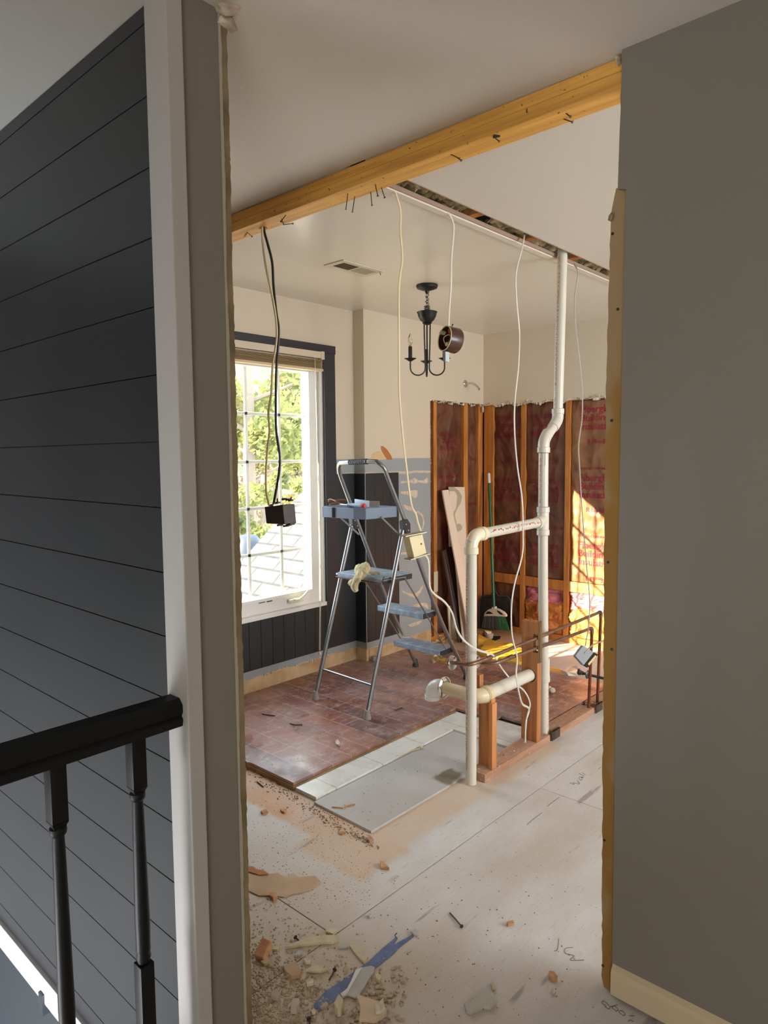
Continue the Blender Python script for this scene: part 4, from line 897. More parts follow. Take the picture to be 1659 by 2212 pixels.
MB().poly(v, (0, .004, 0)).build('plaster_block', M('gray_plaster_face', (150, 140, 130), .8), t)
t = thing('pliers', TT(712, 1088), 'rusty-brown open pliers at the left end of the ladder tray', 'pliers')
zp = zT+.008; c = TT(735, 1086, zp)
br = M('rusty_handle', (120, 84, 56), .5, metal=.3)
for s, (p, q2) in enumerate((((709, 1083), (757, 1081)), ((712, 1090), (740, 1089)))):
    A = TT(*p, zp+.006*s); B_ = TT(*q2, zp+.003); m0 = (A+B_)/2+Vector((0, .008*(1-2*s), .006)); MB().tube(cr_path([A, m0, B_], 5), [.006]*6+[.005]*5, 8).build('handle', br, t, True)
MB().chunk(TT(756, 1082, zp), .012, .008, .008, jit=.1).build('jaw', M('tool_steel', (110, 108, 108), .35, metal=.8), t)
MB().tube(cr_path([TT(708, 1080, zp+.01), TT(714, 1078, zp+.02), TT(726, 1083, zp+.012), TT(735, 1087, zp), TT(712, 1090, zp)], 5), .0025, 6).build('wire_loop', br, t, True)
# glove
t = thing('work_glove', (-2.80, 2.80, .70), 'dirty cream work glove draped over the ladder platform edge', 'glove')
gm = M('glove_cotton', (214, 198, 160), .9, (186, 166, 122), 12, bump=.8, bscale=70)
yg = 2.795
def Gp(px, py, dy=0): return on(px, py, 'y', yg+dy)
zp = .785
gl = MB().tube(cr_path([Vector((-2.66, 2.90, zp+.006)), Vector((-2.72, 2.86, zp+.016)), Vector((-2.77, 2.82, zp+.026)), Gp(779, 1236, -.005), Gp(773, 1248, -.018), Gp(768, 1260, -.02), Gp(766, 1271, -.018)], 8), [.006]*4+[.012]*8+[.026]*8+[.036]*8+[.038]*8+[.036]*6+[.033]*4+[.028, .022, .014], 18, .62)
gl.tube(cr_path([Gp(778, 1242, 0), Gp(786, 1231, .0), Gp(791, 1223, .012), Gp(796, 1218, .02)], 6), [.034]*7+[.030]*6+[.024]*3+[.019, .013, .005], 16, .7)
for x, y, r in ((755, 1258, .017), (757, 1266, .016), (761, 1274, .016), (768, 1277, .016)):
    gl.tube(cr_path([Gp(766, 1258, -.026), Gp((766+x)/2, (1260+y)/2, -.03), Gp(x, y, -.026)], 5), [r*1.25]*5+[r*1.1]*4+[r*.8, r*.3], 12, .9)
for v in gl.bm.verts: v.co += Vector((noise.noise(v.co*28), noise.noise(v.co*28+Vector((9, 0, 0))), noise.noise(v.co*28+Vector((0, 9, 0)))))*.010
gl.build('palm', gm, t, True)

# ================================================================== BARE FRAMING
def stud(name, x0, x1, y0, y1, z0, z1, lab, grp, cat='stud', m=pine):
    return MB().box(x0, x1, y0, y1, z0, z1, .0015).build(name, m, None, label=lab, cat=cat, group=grp)
TS = 2.1
GB = 'studs of the far wall'
stud('wall_stud', -3.283, -3.19, 4.866, 4.952, .05, TS, 'corner stud of the far wall beside the broom handle', GB)
stud('wall_stud', -2.93, -2.889, 4.866, 4.952, .05, TS, 'far wall stud just left of the vertical white cable', GB)
stud('wall_stud', -2.541, -2.5, 4.866, 4.952, .05, TS, 'far wall stud just right of the tall stack', GB)
stud('wall_stud', -2.15, -2.11, 4.866, 4.952, .05, TS, 'far wall stud half hidden by the right wall edge', GB)
GL = 'studs of the left wall opening'
stud('wall_stud', -3.384, -3.294, 4.200, 4.24, .05, TS, 'stud at the ragged drywall edge on the left', GL)
stud('wall_stud', -3.384, -3.294, 4.595, 4.65, .05, TS, 'stud behind the top of the white boards', GL)
stud('wall_stud', -3.384, -3.294, 4.80, 4.864, .05, TS, 'left wall stud in the corner', GL)
MB().box(-3.28, 2.0, 4.866, 4.952, .0005, .0495, .0015).build('sill_plate', pine, None, label='pine sill plate along the base of the far wall', cat='lumber')
MB().box(-3.384, -3.294, 4.15, 4.864, .0005, .0495, .0015).build('sill_plate', pine, None, label='short pine sill plate under the left wall opening', cat='lumber')
GK = 'fire blocking between studs'
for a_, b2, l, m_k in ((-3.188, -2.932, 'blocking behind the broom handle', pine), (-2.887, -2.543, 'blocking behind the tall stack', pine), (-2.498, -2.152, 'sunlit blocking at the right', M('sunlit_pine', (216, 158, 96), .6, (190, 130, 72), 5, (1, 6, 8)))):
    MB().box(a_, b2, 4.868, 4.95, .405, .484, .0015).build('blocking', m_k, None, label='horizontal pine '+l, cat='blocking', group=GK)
MB().box(-3.2938, -3.291, 4.195, 4.245, .40, .56).build('nail_guard', M('cream_guard', (206, 192, 160), .5), None, label='cream steel nail guard on the stud by the drywall edge', cat='nail plate')
MB().tube([(-3.33, 4.15, .475), (-3.33, 4.60, .475)], .010, 12).build('water_pipe', copper, None, True, label='thin copper pipe running behind the nail-guarded stud', cat='pipe')

# ================================================================== INSULATION BATTS
def batt(o, u, v, n, m, lab, puff=.03, seed=0, texts=(), imat=ink, cat='insulation', grp='kraft-faced batts'):
    o = Vector(o); u = Vector(u); v = Vector(v); n = Vector(n)
    def fn(a, b): 
        ed = min(a, 1-a)*6; ed = min(1, ed)**.5
        q = o+u*a+v*b
        w = abs(noise.noise(Vector((q.x*7+q.y*7+seed, q.z*5, seed))))*.022 + abs(noise.noise(Vector((q.x*16+q.y*16, q.z*11+seed, seed*2))))*.010
        return puff*ed - w
    mb = MB().grid(o, u, v, 44, int(44*v.length/u.length)+4, fn, n)
    # give the batt its real thickness
    bo = mb.bm; c0 = [bo.verts.new(p-n*.05) for p in (o, o+u, o+u+v, o+v)]; bo.faces.new(c0)
    t_ = mb.build('insulation_batt', m, None, True, label=lab, cat=cat, group=grp)
    un = u.normalized(); vn = v.normalized()
    for txt, size, a, b, flip in texts:
        p = o+u*a+v*b+n*(puff-.006)
        tm = text_mesh(txt, size, p, -un if flip else un, -vn if flip else vn, 0.0, size*.02)
        bmesh.ops.subdivide_edges(tm.bm, edges=[e for e in tm.bm.edges if e.calc_length() > size*.35], cuts=2)
        for vert in tm.bm.verts:
            d = vert.co-o; aa = d.dot(un)/u.length; bb_ = d.dot(vn)/v.length
            if 0 <= aa <= 1 and 0 <= bb_ <= 1: vert.co = o+u*aa+v*bb_+n*(fn(aa, bb_)+.0022)
            else: vert.co = o+u*min(max(aa, 0), 1)+v*min(max(bb_, 0), 1)+n*.001
        tm.build('printed_lettering', imat, t_)
    return t_
BIG = 'Fiberglas\nBuilding\nInsulation'
YB = 4.882; nb = (0, -1, 0)
def cols(w, flip):
    out = []; ln = 'OWENS-CORNING'
    zz_ = 1.56
    for k in range(3):
        if flip: out += [(BIG, .074, .86, .10+.36*k, True), (ln, .026, .86, .075+.36*k, True), ('R13   3½', .05, .80, .30+.36*k, True), ('STAPLE FLANGE HERE', .012, .8, .36+.36*k, True)]
        else: out += [(BIG, .074, .20, .235+.36*k-.05, False), (ln, .026, .20, .245+.36*k, False), ('R13   3½', .05, .38, .02+.36*k if k else .01, False), ('APPLY THIS SIDE\nTOWARD LIVING SPACE', .011, .52, .03+.36*k, False)]
    return out
batt((-3.188, YB, .49), (.256, 0, 0), (0, 0, 1.42), nb, kraft, 'brown paper-faced batt between the broom handle and the hanging cable', .012, 1, [(a, b, .28, d, True) if False else (a, b, .97, d, True) for a, b, c, d, e in cols(.25, True)])
batt((-2.887, YB, .49), (.344, 0, 0), (0, 0, 1.42), nb, kraft, 'brown paper-faced batt directly behind the tall white stack', .012, 2, cols(.34, True))
batt((-2.498, YB, .49), (.346, 0, 0), (0, 0, 1.42), nb, kraft_sun, 'sunlit paper-faced batt at the right of the far wall', .012, 3, cols(.34, False), ink_sun)
batt((-3.188, YB, .055), (.256, 0, 0), (0, 0, .345), nb, kraft, 'dark batt end behind the black dustpan', .008, 4)
XL = -3.312; nl = (1, 0, 0)
batt((XL, 4.244, .055), (0, .348, 0), (0, 0, 1.85), nl, kraft, 'brown batt in the left opening behind the leaning boards', .010, 5, [(BIG, .062, .80, .62, True), ('R13  3½', .045, .8, .74, True), (BIG, .062, .8, .80, True), (BIG, .062, .8, .40, True)])
batt((XL, 4.654, .055), (0, .144, 0), (0, 0, 1.85), nl, kraft, 'narrow brown batt between the last two left studs', .010, 6, [('Insula', .05, .98, .55, True), ('Fiberg', .05, .98, .75, True)])
batt((XL, 4.146, .055), (0, .052, 0), (0, 0, 1.85), nl, kraft, 'sliver of brown batt at the ragged drywall edge', .006, 8)
# torn lower batts
def blob(o, u, v, amp, m, name, lab, seed, cat='insulation'):
    o = Vector(o); u = Vector(u); v = Vector(v)
    fn = lambda a, b: .045*math.sin(PI*a)**.5*math.sin(PI*b)**.5+amp*noise.noise(Vector((a*4+seed, b*4, seed)))+amp*.7*abs(noise.noise(Vector((a*9+seed, b*9, seed))))
    mb = MB().grid(o, u, v, 36, 36, fn, (0, -1, 0)); bo = mb.bm; bo.faces.new([bo.verts.new(p) for p in (o, o+u, o+u+v, o+v)])
    return mb.build(name, m, None, True, label=lab, cat=cat)
blob((-2.885, 4.89, .05), (.335, 0, 0), (0, 0, .25), .03, orange_b, 'insulation_batt', 'crumpled orange-brown batt low behind the tall stack', 2)
blob((-2.885, 4.91, .24), (.335, 0, 0), (0, 0, .17), .03, pink, 'pink_insulation', 'dusky pink fiberglass showing under the middle blocking', 5)
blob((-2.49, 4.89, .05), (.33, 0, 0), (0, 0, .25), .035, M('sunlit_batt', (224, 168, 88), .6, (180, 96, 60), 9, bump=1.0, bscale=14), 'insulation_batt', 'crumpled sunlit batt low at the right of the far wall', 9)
blob((-2.49, 4.90, .26), (.33, 0, 0), (0, 0, .145), .035, M('sunlit_pink_fiberglass', (232, 150, 160), .95, (200, 110, 124), 12, bump=1, bscale=30), 'pink_insulation', 'sunlit-toned pink fiberglass under the sunlit blocking', 12)  # lit copy of the pink fiberglass, sunlight painted into the colour

# ================================================================== LEANING BOARDS, BROOM, DUSTPAN
def lean(name, TL, TR, BR, BL, th, m, lab, cat, grp=None):
    n = (TR-TL).cross(BL-TL).normalized()
    if n.x < 0: n = -n
    r = [BL, BR, TR, TL]
    return MB().hull([p-n*th for p in r], r, .001).build(name, m, None, label=lab, cat=cat, group=grp)
wb = M('white_board_paint', (226, 208, 186), .5)
xt = -3.27
GA = 'old trim boards leaning in the corner'
def tp_(x, y, X=xt): return on(x, y, 'x', X)
def bt(x, y): return on(x, y, 'z', .003)
b1 = lean('trim_board', tp_(970, 1052, -3.275), tp_(1004, 1052, -3.275), bt(1014, 1385), bt(1001, 1389), .012, wb, 'wide white board with gray glue trails, upright in the corner', 'board', GA)
s_ = 5.671; o_ = (940, 1030)
def on_board(o, TL, TR, BL, pts, m, name):
    n = (TR-TL).cross(BL-TL).normalized(); n = n if n.x > 0 else -n; P = []
    for x, y in pts:
        d = ray(x, y); tt = (TL-EYE).dot(n)/d.dot(n); P.append(EYE+d*tt+n*.0004)
    MB().poly(cr_path(P+[P[0]], 4)[:-1], n*.0012).build(name, m, o)
A1, A2, A3 = tp_(970, 1052, -3.275), tp_(1004, 1052, -3.275), bt(1001, 1389)
glue = M('gray_glue', (176, 164, 142), .8)
on_board(b1, A1, A2, A3, z6([(160, 130), (215, 125), (262, 150), (300, 190), (325, 240), (310, 320), (270, 390), (240, 470), (260, 560), (245, 570), (225, 500), (222, 440), (255, 380), (265, 300), (268, 230), (240, 180), (180, 175)], o_, s_), glue, 'glue_trail')
on_board(b1, A1, A2, A3, z6([(250, 580), (300, 575), (328, 610), (315, 655), (275, 668), (262, 625)], o_, s_), glue, 'glue_patch')
lean('trim_board', tp_(956, 1059, -3.255), tp_(969, 1058, -3.255), bt(1034, 1386), bt(1017, 1391), .012, wb, 'narrow white board slanting across the wide one, split along its face', 'board', GA)
lean('trim_board', tp_(970, 1140, -3.277), tp_(980, 1140, -3.277), bt(992, 1380), bt(980, 1382), .010, wb, 'hidden white board edge between the wide board and dark planks', 'board', GA)
lean('trim_board', on(968, 1309, 'x', -3.2), on(985, 1310, 'x', -3.2), bt(996, 1381), bt(973, 1383), .012, wb, 'short white board stub standing before the dark planks', 'board', GA)
db = M('dark_stained_board', (70, 44, 36), .45, (46, 28, 24), 8, (5, 5, .5))
for k, (a_, b2, c_, d_) in enumerate((((962, 1182), (978, 1181), (1014, 1377), (1001, 1380)), ((958, 1188), (963, 1187), (1003, 1384), (996, 1385)), ((955, 1191), (959, 1190), (998, 1387), (991, 1388)))):
    lean('dark_plank', tp_(*a_, -3.262+.014*k), tp_(*b2, -3.262+.014*k), bt(*c_), bt(*d_), .009, db, ('widest dark brown plank leaning behind the others', 'middle of the three dark leaning planks, seen edge on', 'front of the three dark leaning planks, nearest the ladder')[k], 'plank', 'dark planks leaning in the corner')
# dustpan
yD = 4.80
t = thing('dustpan', on(1068, 1366, 'y', yD), 'large black upright dustpan behind the broom head', 'dustpan')
dp = M('black_plastic', (38, 38, 38), .45, (60, 58, 54), 18)
def D(x, y, dy=0): return on(x, y, 'y', yD+dy)
pts = [(1034, 1358), (1036, 1296), (1042, 1287), (1060, 1286), (1064, 1280), (1072, 1280), (1076, 1287), (1096, 1288), (1102, 1295), (1106, 1362)]
MB().poly([D(x, y) for x, y in pts], (0, .006, 0)).build('pan', dp, t)
MB().tube([D(x, y, -.005) for x, y in pts], .006, 8).build('rim', M('rim_gray', (64, 66, 66), .4), t, True)
MB().tube([D(1068, 1284), D(1065, 1250), D(1066, 1236)], [.014, .012, .008], 10).build('handle_socket', dp, t, True)
yBm = 4.70
t = thing('broom', on(1068, 1362, 'y', yBm), 'green-handled angle broom leaning against the corner studs', 'broom')
Tp = on(1056, 1022, 'y', 4.84); Bp = on(1067, 1312, 'y', yBm)
gr = M('green_handle', (30, 92, 58), .3); k1 = Tp+(Bp-Tp)*.075
MB().tube([k1, Bp], .0115, 14).build('handle', gr, t, True)
MB().tube([Tp, Tp+(k1-Tp)*.1, k1], [.007, .0125, .0125], 14).build('white_grip', M('grip_white', (226, 220, 208), .4), t, True)
def Bm(x, y, dy=0): return on(x, y, 'y', yBm+dy)
s_ = 6.636; o_ = (880, 1200)
cap = [(1095, 870), (1110, 820), (1160, 775), (1205, 765), (1212, 735), (1250, 735), (1255, 762), (1290, 770), (1370, 815), (1400, 850), (1408, 878), (1320, 872), (1200, 866)]
P = [Bm(x, y) for x, y in z6(cap, o_, s_)]
bh = MB().poly(P, (0, .03, 0)).build('broom_cap', M('cap_cream', (232, 218, 196), .4), t)
for hp in ([(1118, 838), (1150, 800), (1190, 806), (1232, 836)], [(1278, 785), (1320, 800), (1360, 830), (1375, 850), (1330, 845), (1300, 815)]):
    MB().poly([Bm(x, y, -.001) for x, y in z6(hp, o_, s_)], (0, -.001, 0)).build('cap_opening', dark_void, bh)
mbg, mbk = MB(), MB()
for k in range(230):
    f = k/229; a0 = z6([(1100+f*300, 868+6*f)], o_, s_)[0]; fx = 1065+f*400+random.uniform(-6, 6); fy = 1035+ f*42+random.uniform(-10, 10)
    b0 = z6([(fx, fy)], o_, s_)[0]; dy = random.uniform(0, .028)
    (mbg if f > .66 else mbk).tube([Bm(*a0, dy), Bm(*b0, dy)], .0012, 3)
mbk.build('bristles', M('gray_bristles', (92, 88, 82), .7), t, kind='stuff'); mbg.build('green_bristles', M('green_bristle', (44, 118, 62), .6), t, kind='stuff')
# drain stub with broken collar and its hole
c = on(1056, 1380, 'z', 0)
t = thing('broken_drain_stub', c, 'broken gray pipe fitting with torn white collar by the broom', 'pipe')
MB().lathe(c+Vector((0, 0, .001)), (0, 0, 1), [(.026, 0), (.034, .012), (.034, .03), (.037, .032), (.037, .042), (.030, .044)], 20).build('fitting', M('gray_fitting', (176, 164, 142), .5), t, True)
MB().chunk(c+Vector((0, 0, .055)), .035, .03, .018, jit=.45).build('torn_collar', M('torn_white', (226, 210, 186), .7), t)
c2 = c+Vector((-.06, .05, 0)); MB().lathe(c2+Vector((0, 0, .001)), (0, 0, 1), [(.028, 0), (.030, .02), (.024, .035)], 14).build('side_stub', M('dirty_stub', (130, 116, 92), .7), t, True)
MB().poly([on(x, y, 'z', .0008) for x, y in ((1030, 1381), (1050, 1374), (1082, 1374), (1080, 1380), (1060, 1388), (1046, 1386))], (0, 0, .0008)).build('floor_opening', dark_void, floor)
# yellow faced sheet on the floor
ym = M('yellow_facing', (236, 190, 70), .5, (190, 140, 44), 10, bump=1.0, bscale=18)
t = MB(); zy = .03
P = [on(x, y, 'z', .006) for x, y in ((1031, 1384), (1052, 1388), (1066, 1396), (1088, 1400), (1104, 1404), (1132, 1416), (1140, 1440), (1120, 1444), (1085, 1434), (1055, 1424), (1031, 1416))]
t.hull(P, [p+Vector((random.uniform(-.01, .01), random.uniform(-.01, .01), random.uniform(.03, .06))) for p in P], .006); t = t.build('insulation_scrap', ym, None, label='crumpled yellow insulation scrap with black lettering on the floor', cat='insulation')
mb = text_mesh('PERF', .055, on(1034, 1392, 'z', .064), (.35, -.9, 0), (.85, .4, 0), .0, .001); mb.build('black_lettering', M('black_ink', (30, 28, 26), .6), t)
lean_m = M('clear_plastic_scrap', (222, 206, 190), .25)
P = [on(x, y, 'z', .034) for x, y in ((1212, 1452), (1226, 1444), (1240, 1446), (1250, 1454), (1246, 1460), (1228, 1460))]
MB().hull(P, [p*1+Vector((random.uniform(-.02, .02), random.uniform(-.02, .02), random.uniform(.005, .03))) for p in P]).build('plastic_scrap', lean_m, None, label='crumpled clear plastic at the far edge of the red planks', cat='plastic')
P = [on(x, y, 'z', .0345) for x, y in ((1184, 1440), (1208, 1446), (1222, 1456), (1184, 1448))]
MB().poly(P, (0, 0, .004)).build('stamped_wood_strip', pine_y, None, label='orange wood strip with a stamp at the far hardwood edge', cat='wood strip')
P = on(1192, 1490, 'z', .04); MB().lathe(P, (.6, -.7, .2), [(.014, 0), (.016, .004), (.016, .03), (.010, .034)], 12).chunk(P+Vector((-.03, .03, 0)), .016, .012, .010).build('anchor_scrap', M('cream_scrap', (214, 200, 170), .6), None, label='cream plastic fitting lying on the hardwood behind the stack', cat='plastic fitting')
# rubble by the left wall opening base
mb = MB()
for k in range(26): mb.chunk((random.uniform(-3.30, -3.18), random.uniform(4.0, 4.35), random.uniform(.005, .05)), random.uniform(.006, .022), random.uniform(.006, .022), random.uniform(.004, .014), jit=.4)
mb.build('plaster_rubble', M('tan_rubble', (196, 160, 120), .9), None, label='torn drywall rubble at the foot of the left opening', cat='rubble', kind='stuff')

# ================================================================== RAILING
t = thing('stair_railing', (-1.385, -.2, 0.0), 'black painted stair railing with turned balusters butting the white casing', 'railing')
blk = M('black_railing_paint', (13, 13, 14), .5, spec=.3)
prof = [(-.030, .862), (.030, .862), (.033, .878), (.027, .884), (.033, .895), (.032, .912), (.020, .924), (-.020, .924), (-.032, .912), (-.033, .895), (-.027, .884), (-.033, .878)]
MB().hull([(-1.385+a, -1.2, z) for a, z in prof], [(-1.385+a, .8115, z) for a, z in prof], .0).build('handrail', blk, t, True)
def baluster(y, ztop, zsq, zlow):
    X = -1.385; h = .0165
    mb = MB(); mb.box(X-h, X+h, y-h, y+h, zsq, ztop, .002)
    mb.hull([(X-h, y-h, zsq), (X+h, y-h, zsq), (X+h, y+h, zsq), (X-h, y+h, zsq)][::-1], [(X-h*.6, y-h*.6, zsq-.015), (X+h*.6, y-h*.6, zsq-.015), (X+h*.6, y+h*.6, zsq-.015), (X-h*.6, y+h*.6, zsq-.015)][::-1])
    L_ = zsq-.012-zlow
    mb.lathe((X, y, zsq-.008), (0, 0, -1), [(.010, 0), (.0165, .006), (.0172, .012), (.0165, .018), (.0115, .024), (.0125, .05), (.0165, L_*.75), (.0155, L_*.9), (.0165, L_*.915), (.0145, L_*.93), (.0165, L_*.96), (.012, L_)], 20)
    mb.box(X-h, X+h, y-h, y+h, .002, zlow+.006, .002)
    mb.build('baluster', blk, t, True)
baluster(.542, .864, .740, .205); baluster(.713, .864, .748, .335)
for k in range(1, 8): baluster(.542-.171*k, .864, .735, .3)
MB().box(-1.43, -1.34, -1.2, .8115, 0, .003).build('base_rail', blk, t)

# ================================================================== DEBRIS
# torn paper sheet
tan = M('tan_paper', (192, 164, 136), .8, (176, 146, 116), 8)
s_ = 3.318; o_ = (500, 1800)
def fl(pts, z=.001): return [on(x, y, 'z', z) for x, y in z6(pts, o_, s_)]
P = fl([(60, 240), (155, 240), (180, 262), (230, 268), (268, 295), (330, 290), (390, 318), (440, 288), (480, 318), (600, 310), (640, 352), (580, 400), (500, 430), (430, 440), (380, 462), (290, 450), (200, 452), (130, 420), (60, 400)])
mb = MB().hull(P, [p+Vector((0, 0, .0025+.004*abs(noise.noise(p*9)))) for p in P]); sh = mb.build('torn_paper', tan, None, label='large torn sheet of tan drywall paper by the left wall edge', cat='paper')
P = fl([(60, 240), (155, 240), (180, 262), (230, 268), (268, 295), (200, 300), (120, 275), (60, 280)], .0065); MB().poly(P, (0, 0, .0012)).build('curled_edge', M('brown_curl', (168, 112, 62), .8), sh)
P = fl([(270, 450), (320, 452), (330, 475), (300, 485), (270, 465)]); MB().poly(P, (0, 0, .012)).build('wood_chip', chip, None, label='small wood chip under the torn sheet edge', cat='wood chip')
# blue tape and gray strip
blue = M('blue_tape', (98, 112, 152), .6, (82, 96, 138), 30, bump=.3); specks(blue, (176, 166, 160), 50, .66, amt=.6)
s_ = 6.381; o_ = (740, 1900)
P = fl([(-440, 1840), (-380, 1700), (-230, 1540), (0, 1395), (160, 1270), (330, 1160), (540, 960), (640, 880), (745, 795), (760, 815), (700, 905), (880, 810), (965, 760), (980, 790), (900, 850), (760, 960), (700, 1030), (450, 1230), (290, 1400), (60, 1560), (-150, 1700), (-300, 1800), (-390, 1870)], .0008)
MB().poly(P, (0, 0, .0015)).build('painter_tape', blue, None, label='long crumpled strip of blue masking tape stuck to the plywood', cat='tape')
MB().tube(fl([(735, 800), (722, 770), (735, 745), (752, 740)], .005), .0015, 5).build('tape_thread', M('navy_thread', (40, 46, 70), .6), None, label='dark blue curl at the split tip of the tape', cat='thread')
wg = M('gray_white_paper', (182, 180, 176), .7, (168, 164, 158), 20); ww_ = M('white_paper', (216, 212, 208), .7)
s1 = MB().poly(fl([(270, 1230), (390, 1205), (445, 1225), (430, 1290), (380, 1360), (310, 1480), (250, 1570), (230, 1620), (180, 1640), (60, 1600), (150, 1440)], .004), (0, 0, .004)).build('drywall_strip', wg, None, label='gray drywall strip lying across the blue tape', cat='drywall scrap')
MB().poly(fl([(180, 1270), (270, 1232), (150, 1440), (60, 1600), (0, 1640), (-30, 1600), (60, 1530), (120, 1420)], .0045), (0, 0, .006)).build('folded_flap', ww_, s1)
cream_s = M('cream_scrap_paper', (206, 194, 166), .8, (184, 168, 138), 15)
def scrap(pts, o, s, h, m, name, lab, cat, g_='demolition scraps', z=.001, tilt=.0):
    global s_, o_
    s_, o_ = s, o; P = fl(pts, z); T_ = [p+Vector((0, 0, h+tilt*random.random())) for p in P]
    return MB().hull(P, T_).build(name, m, None, label=lab, cat=cat, group=g_)
Z5 = ((740, 1900), 6.381); Z4 = ((530, 1960), 7.213); ZZ = ((500, 1800), 3.318); Z3 = ((900, 1700), 3.318); Z2 = ((500, 1400), 3.318)
scrap([(90, 925), (160, 925), (260, 990), (340, 1100), (300, 1160), (250, 1120), (160, 1020)], *Z5, .006, cream_s, 'cream_scrap', 'pointed cream scrap just left of the blue tape', 'scrap')
scrap([(620, 655), (720, 600), (920, 525), (1130, 480), (1370, 465), (1450, 480), (1455, 530), (1350, 580), (1220, 575), (900, 615)], *Z4, .008, cream_s, 'cream_scrap', 'long tapering cream shard lying over the floor joint', 'scrap')
scrap([(1250, 395), (1300, 362), (1420, 365), (1425, 405), (1360, 440), (1320, 420)], *Z4, .007, cream_s, 'cream_scrap', 'small cream piece where the floor joints meet', 'scrap')
scrap([(1445, 630), (1480, 600), (1600, 620), (1590, 640), (1450, 655)], *Z4, .005, wg, 'gray_scrap', 'small gray rectangle beside the long cream shard', 'scrap')
scrap([(590, 970), (680, 940), (800, 910), (830, 960), (850, 1030), (880, 1050), (840, 1110), (720, 1130), (640, 1060)], *Z4, .012, tan, 'paper_scrap', 'brown torn paper square among the crumbs', 'scrap')
scrap([(940, 1000), (1010, 970), (1110, 930), (1240, 925), (1210, 980), (1300, 985), (1180, 1025), (1060, 1030)], *Z4, .007, cream_s, 'cream_scrap', 'ragged cream flake right of the brown paper square', 'scrap')
scrap([(900, 850), (960, 780), (1020, 840), (1010, 890), (940, 895)], *Z4, .010, gypw, 'plaster_flake', 'white plaster flake above the brown paper square', 'plaster')
scrap([(940, 1200), (1000, 1140), (1070, 1170), (1060, 1220), (960, 1250)], *Z4, .010, gypw, 'plaster_flake', 'round white plaster flake below the ragged cream flake', 'plaster')
scrap([(770, 775), (800, 700), (880, 690), (890, 730), (830, 765)], *Z4, .006, wg, 'plaster_flake', 'gray flake near the lone joint crack', 'plaster')
scrap([(415, 680), (460, 630), (535, 640), (500, 685)], *Z4, .006, cream_s, 'cream_scrap', 'tiny cream wedge right of the pine block', 'scrap')
scrap([(240, 880), (300, 810), (360, 830), (380, 880), (300, 920)], *Z4, .008, cream_s, 'cream_scrap', 'curled cream flake below the pine block', 'scrap')
s_, o_ = Z4[1], Z4[0]
c = fl([(285, 745)], .002)[0]; MB().obox(c+Vector((0, 0, .014)), Vector((.016, .004, 0)), Vector((-.008, .022, .012)), Vector((0, -.004, .012)), .003).build('pine_block', M('orange_pine_block', (216, 166, 128), .6, (188, 126, 90), 30), None, label='little orange pine offcut standing near the left wall edge', cat='wood block')
scrap([(720, 1600), (740, 1540), (840, 1530), (850, 1600), (800, 1670), (710, 1660)], *Z4, .022, M('gray_rubble', (190, 176, 160), .9), 'plaster_chunk', 'angular plaster chunk near the bottom edge, left of the tape end', 'plaster')
scrap([(430, 1350), (500, 1330), (550, 1420), (520, 1470), (410, 1440)], *Z4, .012, M('gray_rubble2', (180, 164, 146), .9), 'plaster_chunk', 'flat dusty plaster lump low at the left', 'plaster')
scrap([(1385, 1640), (1460, 1480), (1530, 1590), (1490, 1700), (1440, 1710)], *Z4, .02, cream_s, 'cream_scrap', 'upright cream wedge at the tape and rubble heap', 'scrap', tilt=.01)
scrap([(1160, 1580), (1260, 1500), (1290, 1530), (1200, 1610)], *Z4, .006, gypw, 'plaster_flake', 'white flake lying on the blue tape', 'plaster')
scrap([(1030, 1640), (1060, 1595), (1110, 1640), (1090, 1690), (1040, 1680)], *Z4, .006, gypw, 'plaster_flake', 'white flake at the lower end of the blue tape', 'plaster')
scrap([(190, 1650), (560, 1760), (600, 1900), (470, 1990), (230, 1995), (250, 1820)], *Z5, .012, M('beige_paper', (206, 184, 156), .8), 'beige_scrap', 'broad beige paper scrap at the bottom of the rubble heap', 'scrap', tilt=.012)
scrap([(450, 1830), (560, 1740), (580, 1860), (610, 1900), (520, 1950), (460, 1940)], *Z5, .022, gypw, 'plaster_chunk', 'white plaster chunk right of the beige scrap', 'plaster')
scrap([(945, 740), (1000, 700), (1048, 740), (1035, 790), (990, 785)], *Z5, .006, wg, 'gray_scrap', 'pale scrap at the upper tip of the blue tape', 'scrap')
scrap([(340, 520), (360, 490), (400, 500), (370, 540)], *Z5, .006, wg, 'gray_scrap', 'tiny gray scrap above the blue tape', 'scrap')
scrap([(860, 1000), (950, 975), (950, 990), (870, 1010)], *Z5, .003, cream_s, 'cream_scrap', 'tiny cream sliver right of the blue tape', 'scrap')
scrap([(455, 1350), (490, 1330), (535, 1390), (510, 1435), (460, 1400)], *Z5, .010, cream_s, 'cream_scrap', 'cream crumb beside the gray strip edge', 'scrap')
scrap([(340, 1570), (400, 1540), (505, 1480), (575, 1560), (530, 1600), (480, 1590), (390, 1635), (355, 1620)], *Z3, .010, M('gray_drywall_chip', (180, 178, 168), .8), 'drywall_chip', 'gray-white drywall chip alone at the bottom middle of the floor', 'drywall scrap')
scrap([(645, 985), (690, 970), (700, 990), (655, 1003)], *Z3, .008, chip, 'wood_chip', 'small orange wood chip in the open floor', 'wood chip')
scrap([(945, 1380), (950, 1350), (985, 1355), (1010, 1390), (980, 1400)], *Z3, .014, chip, 'wood_chip', 'orange wood fragment with a dark nail, right side of floor', 'wood chip')
scrap([(965, 1480), (965, 1450), (1000, 1470), (985, 1500)], *Z3, .006, gypw, 'plaster_flake', 'white flake under the orange fragment with the nail', 'plaster')
scrap([(530, 1420), (545, 1400), (560, 1460), (545, 1465)], *Z3, .006, cream_s, 'cream_scrap', 'thin cream sliver above the lone drywall chip', 'scrap')
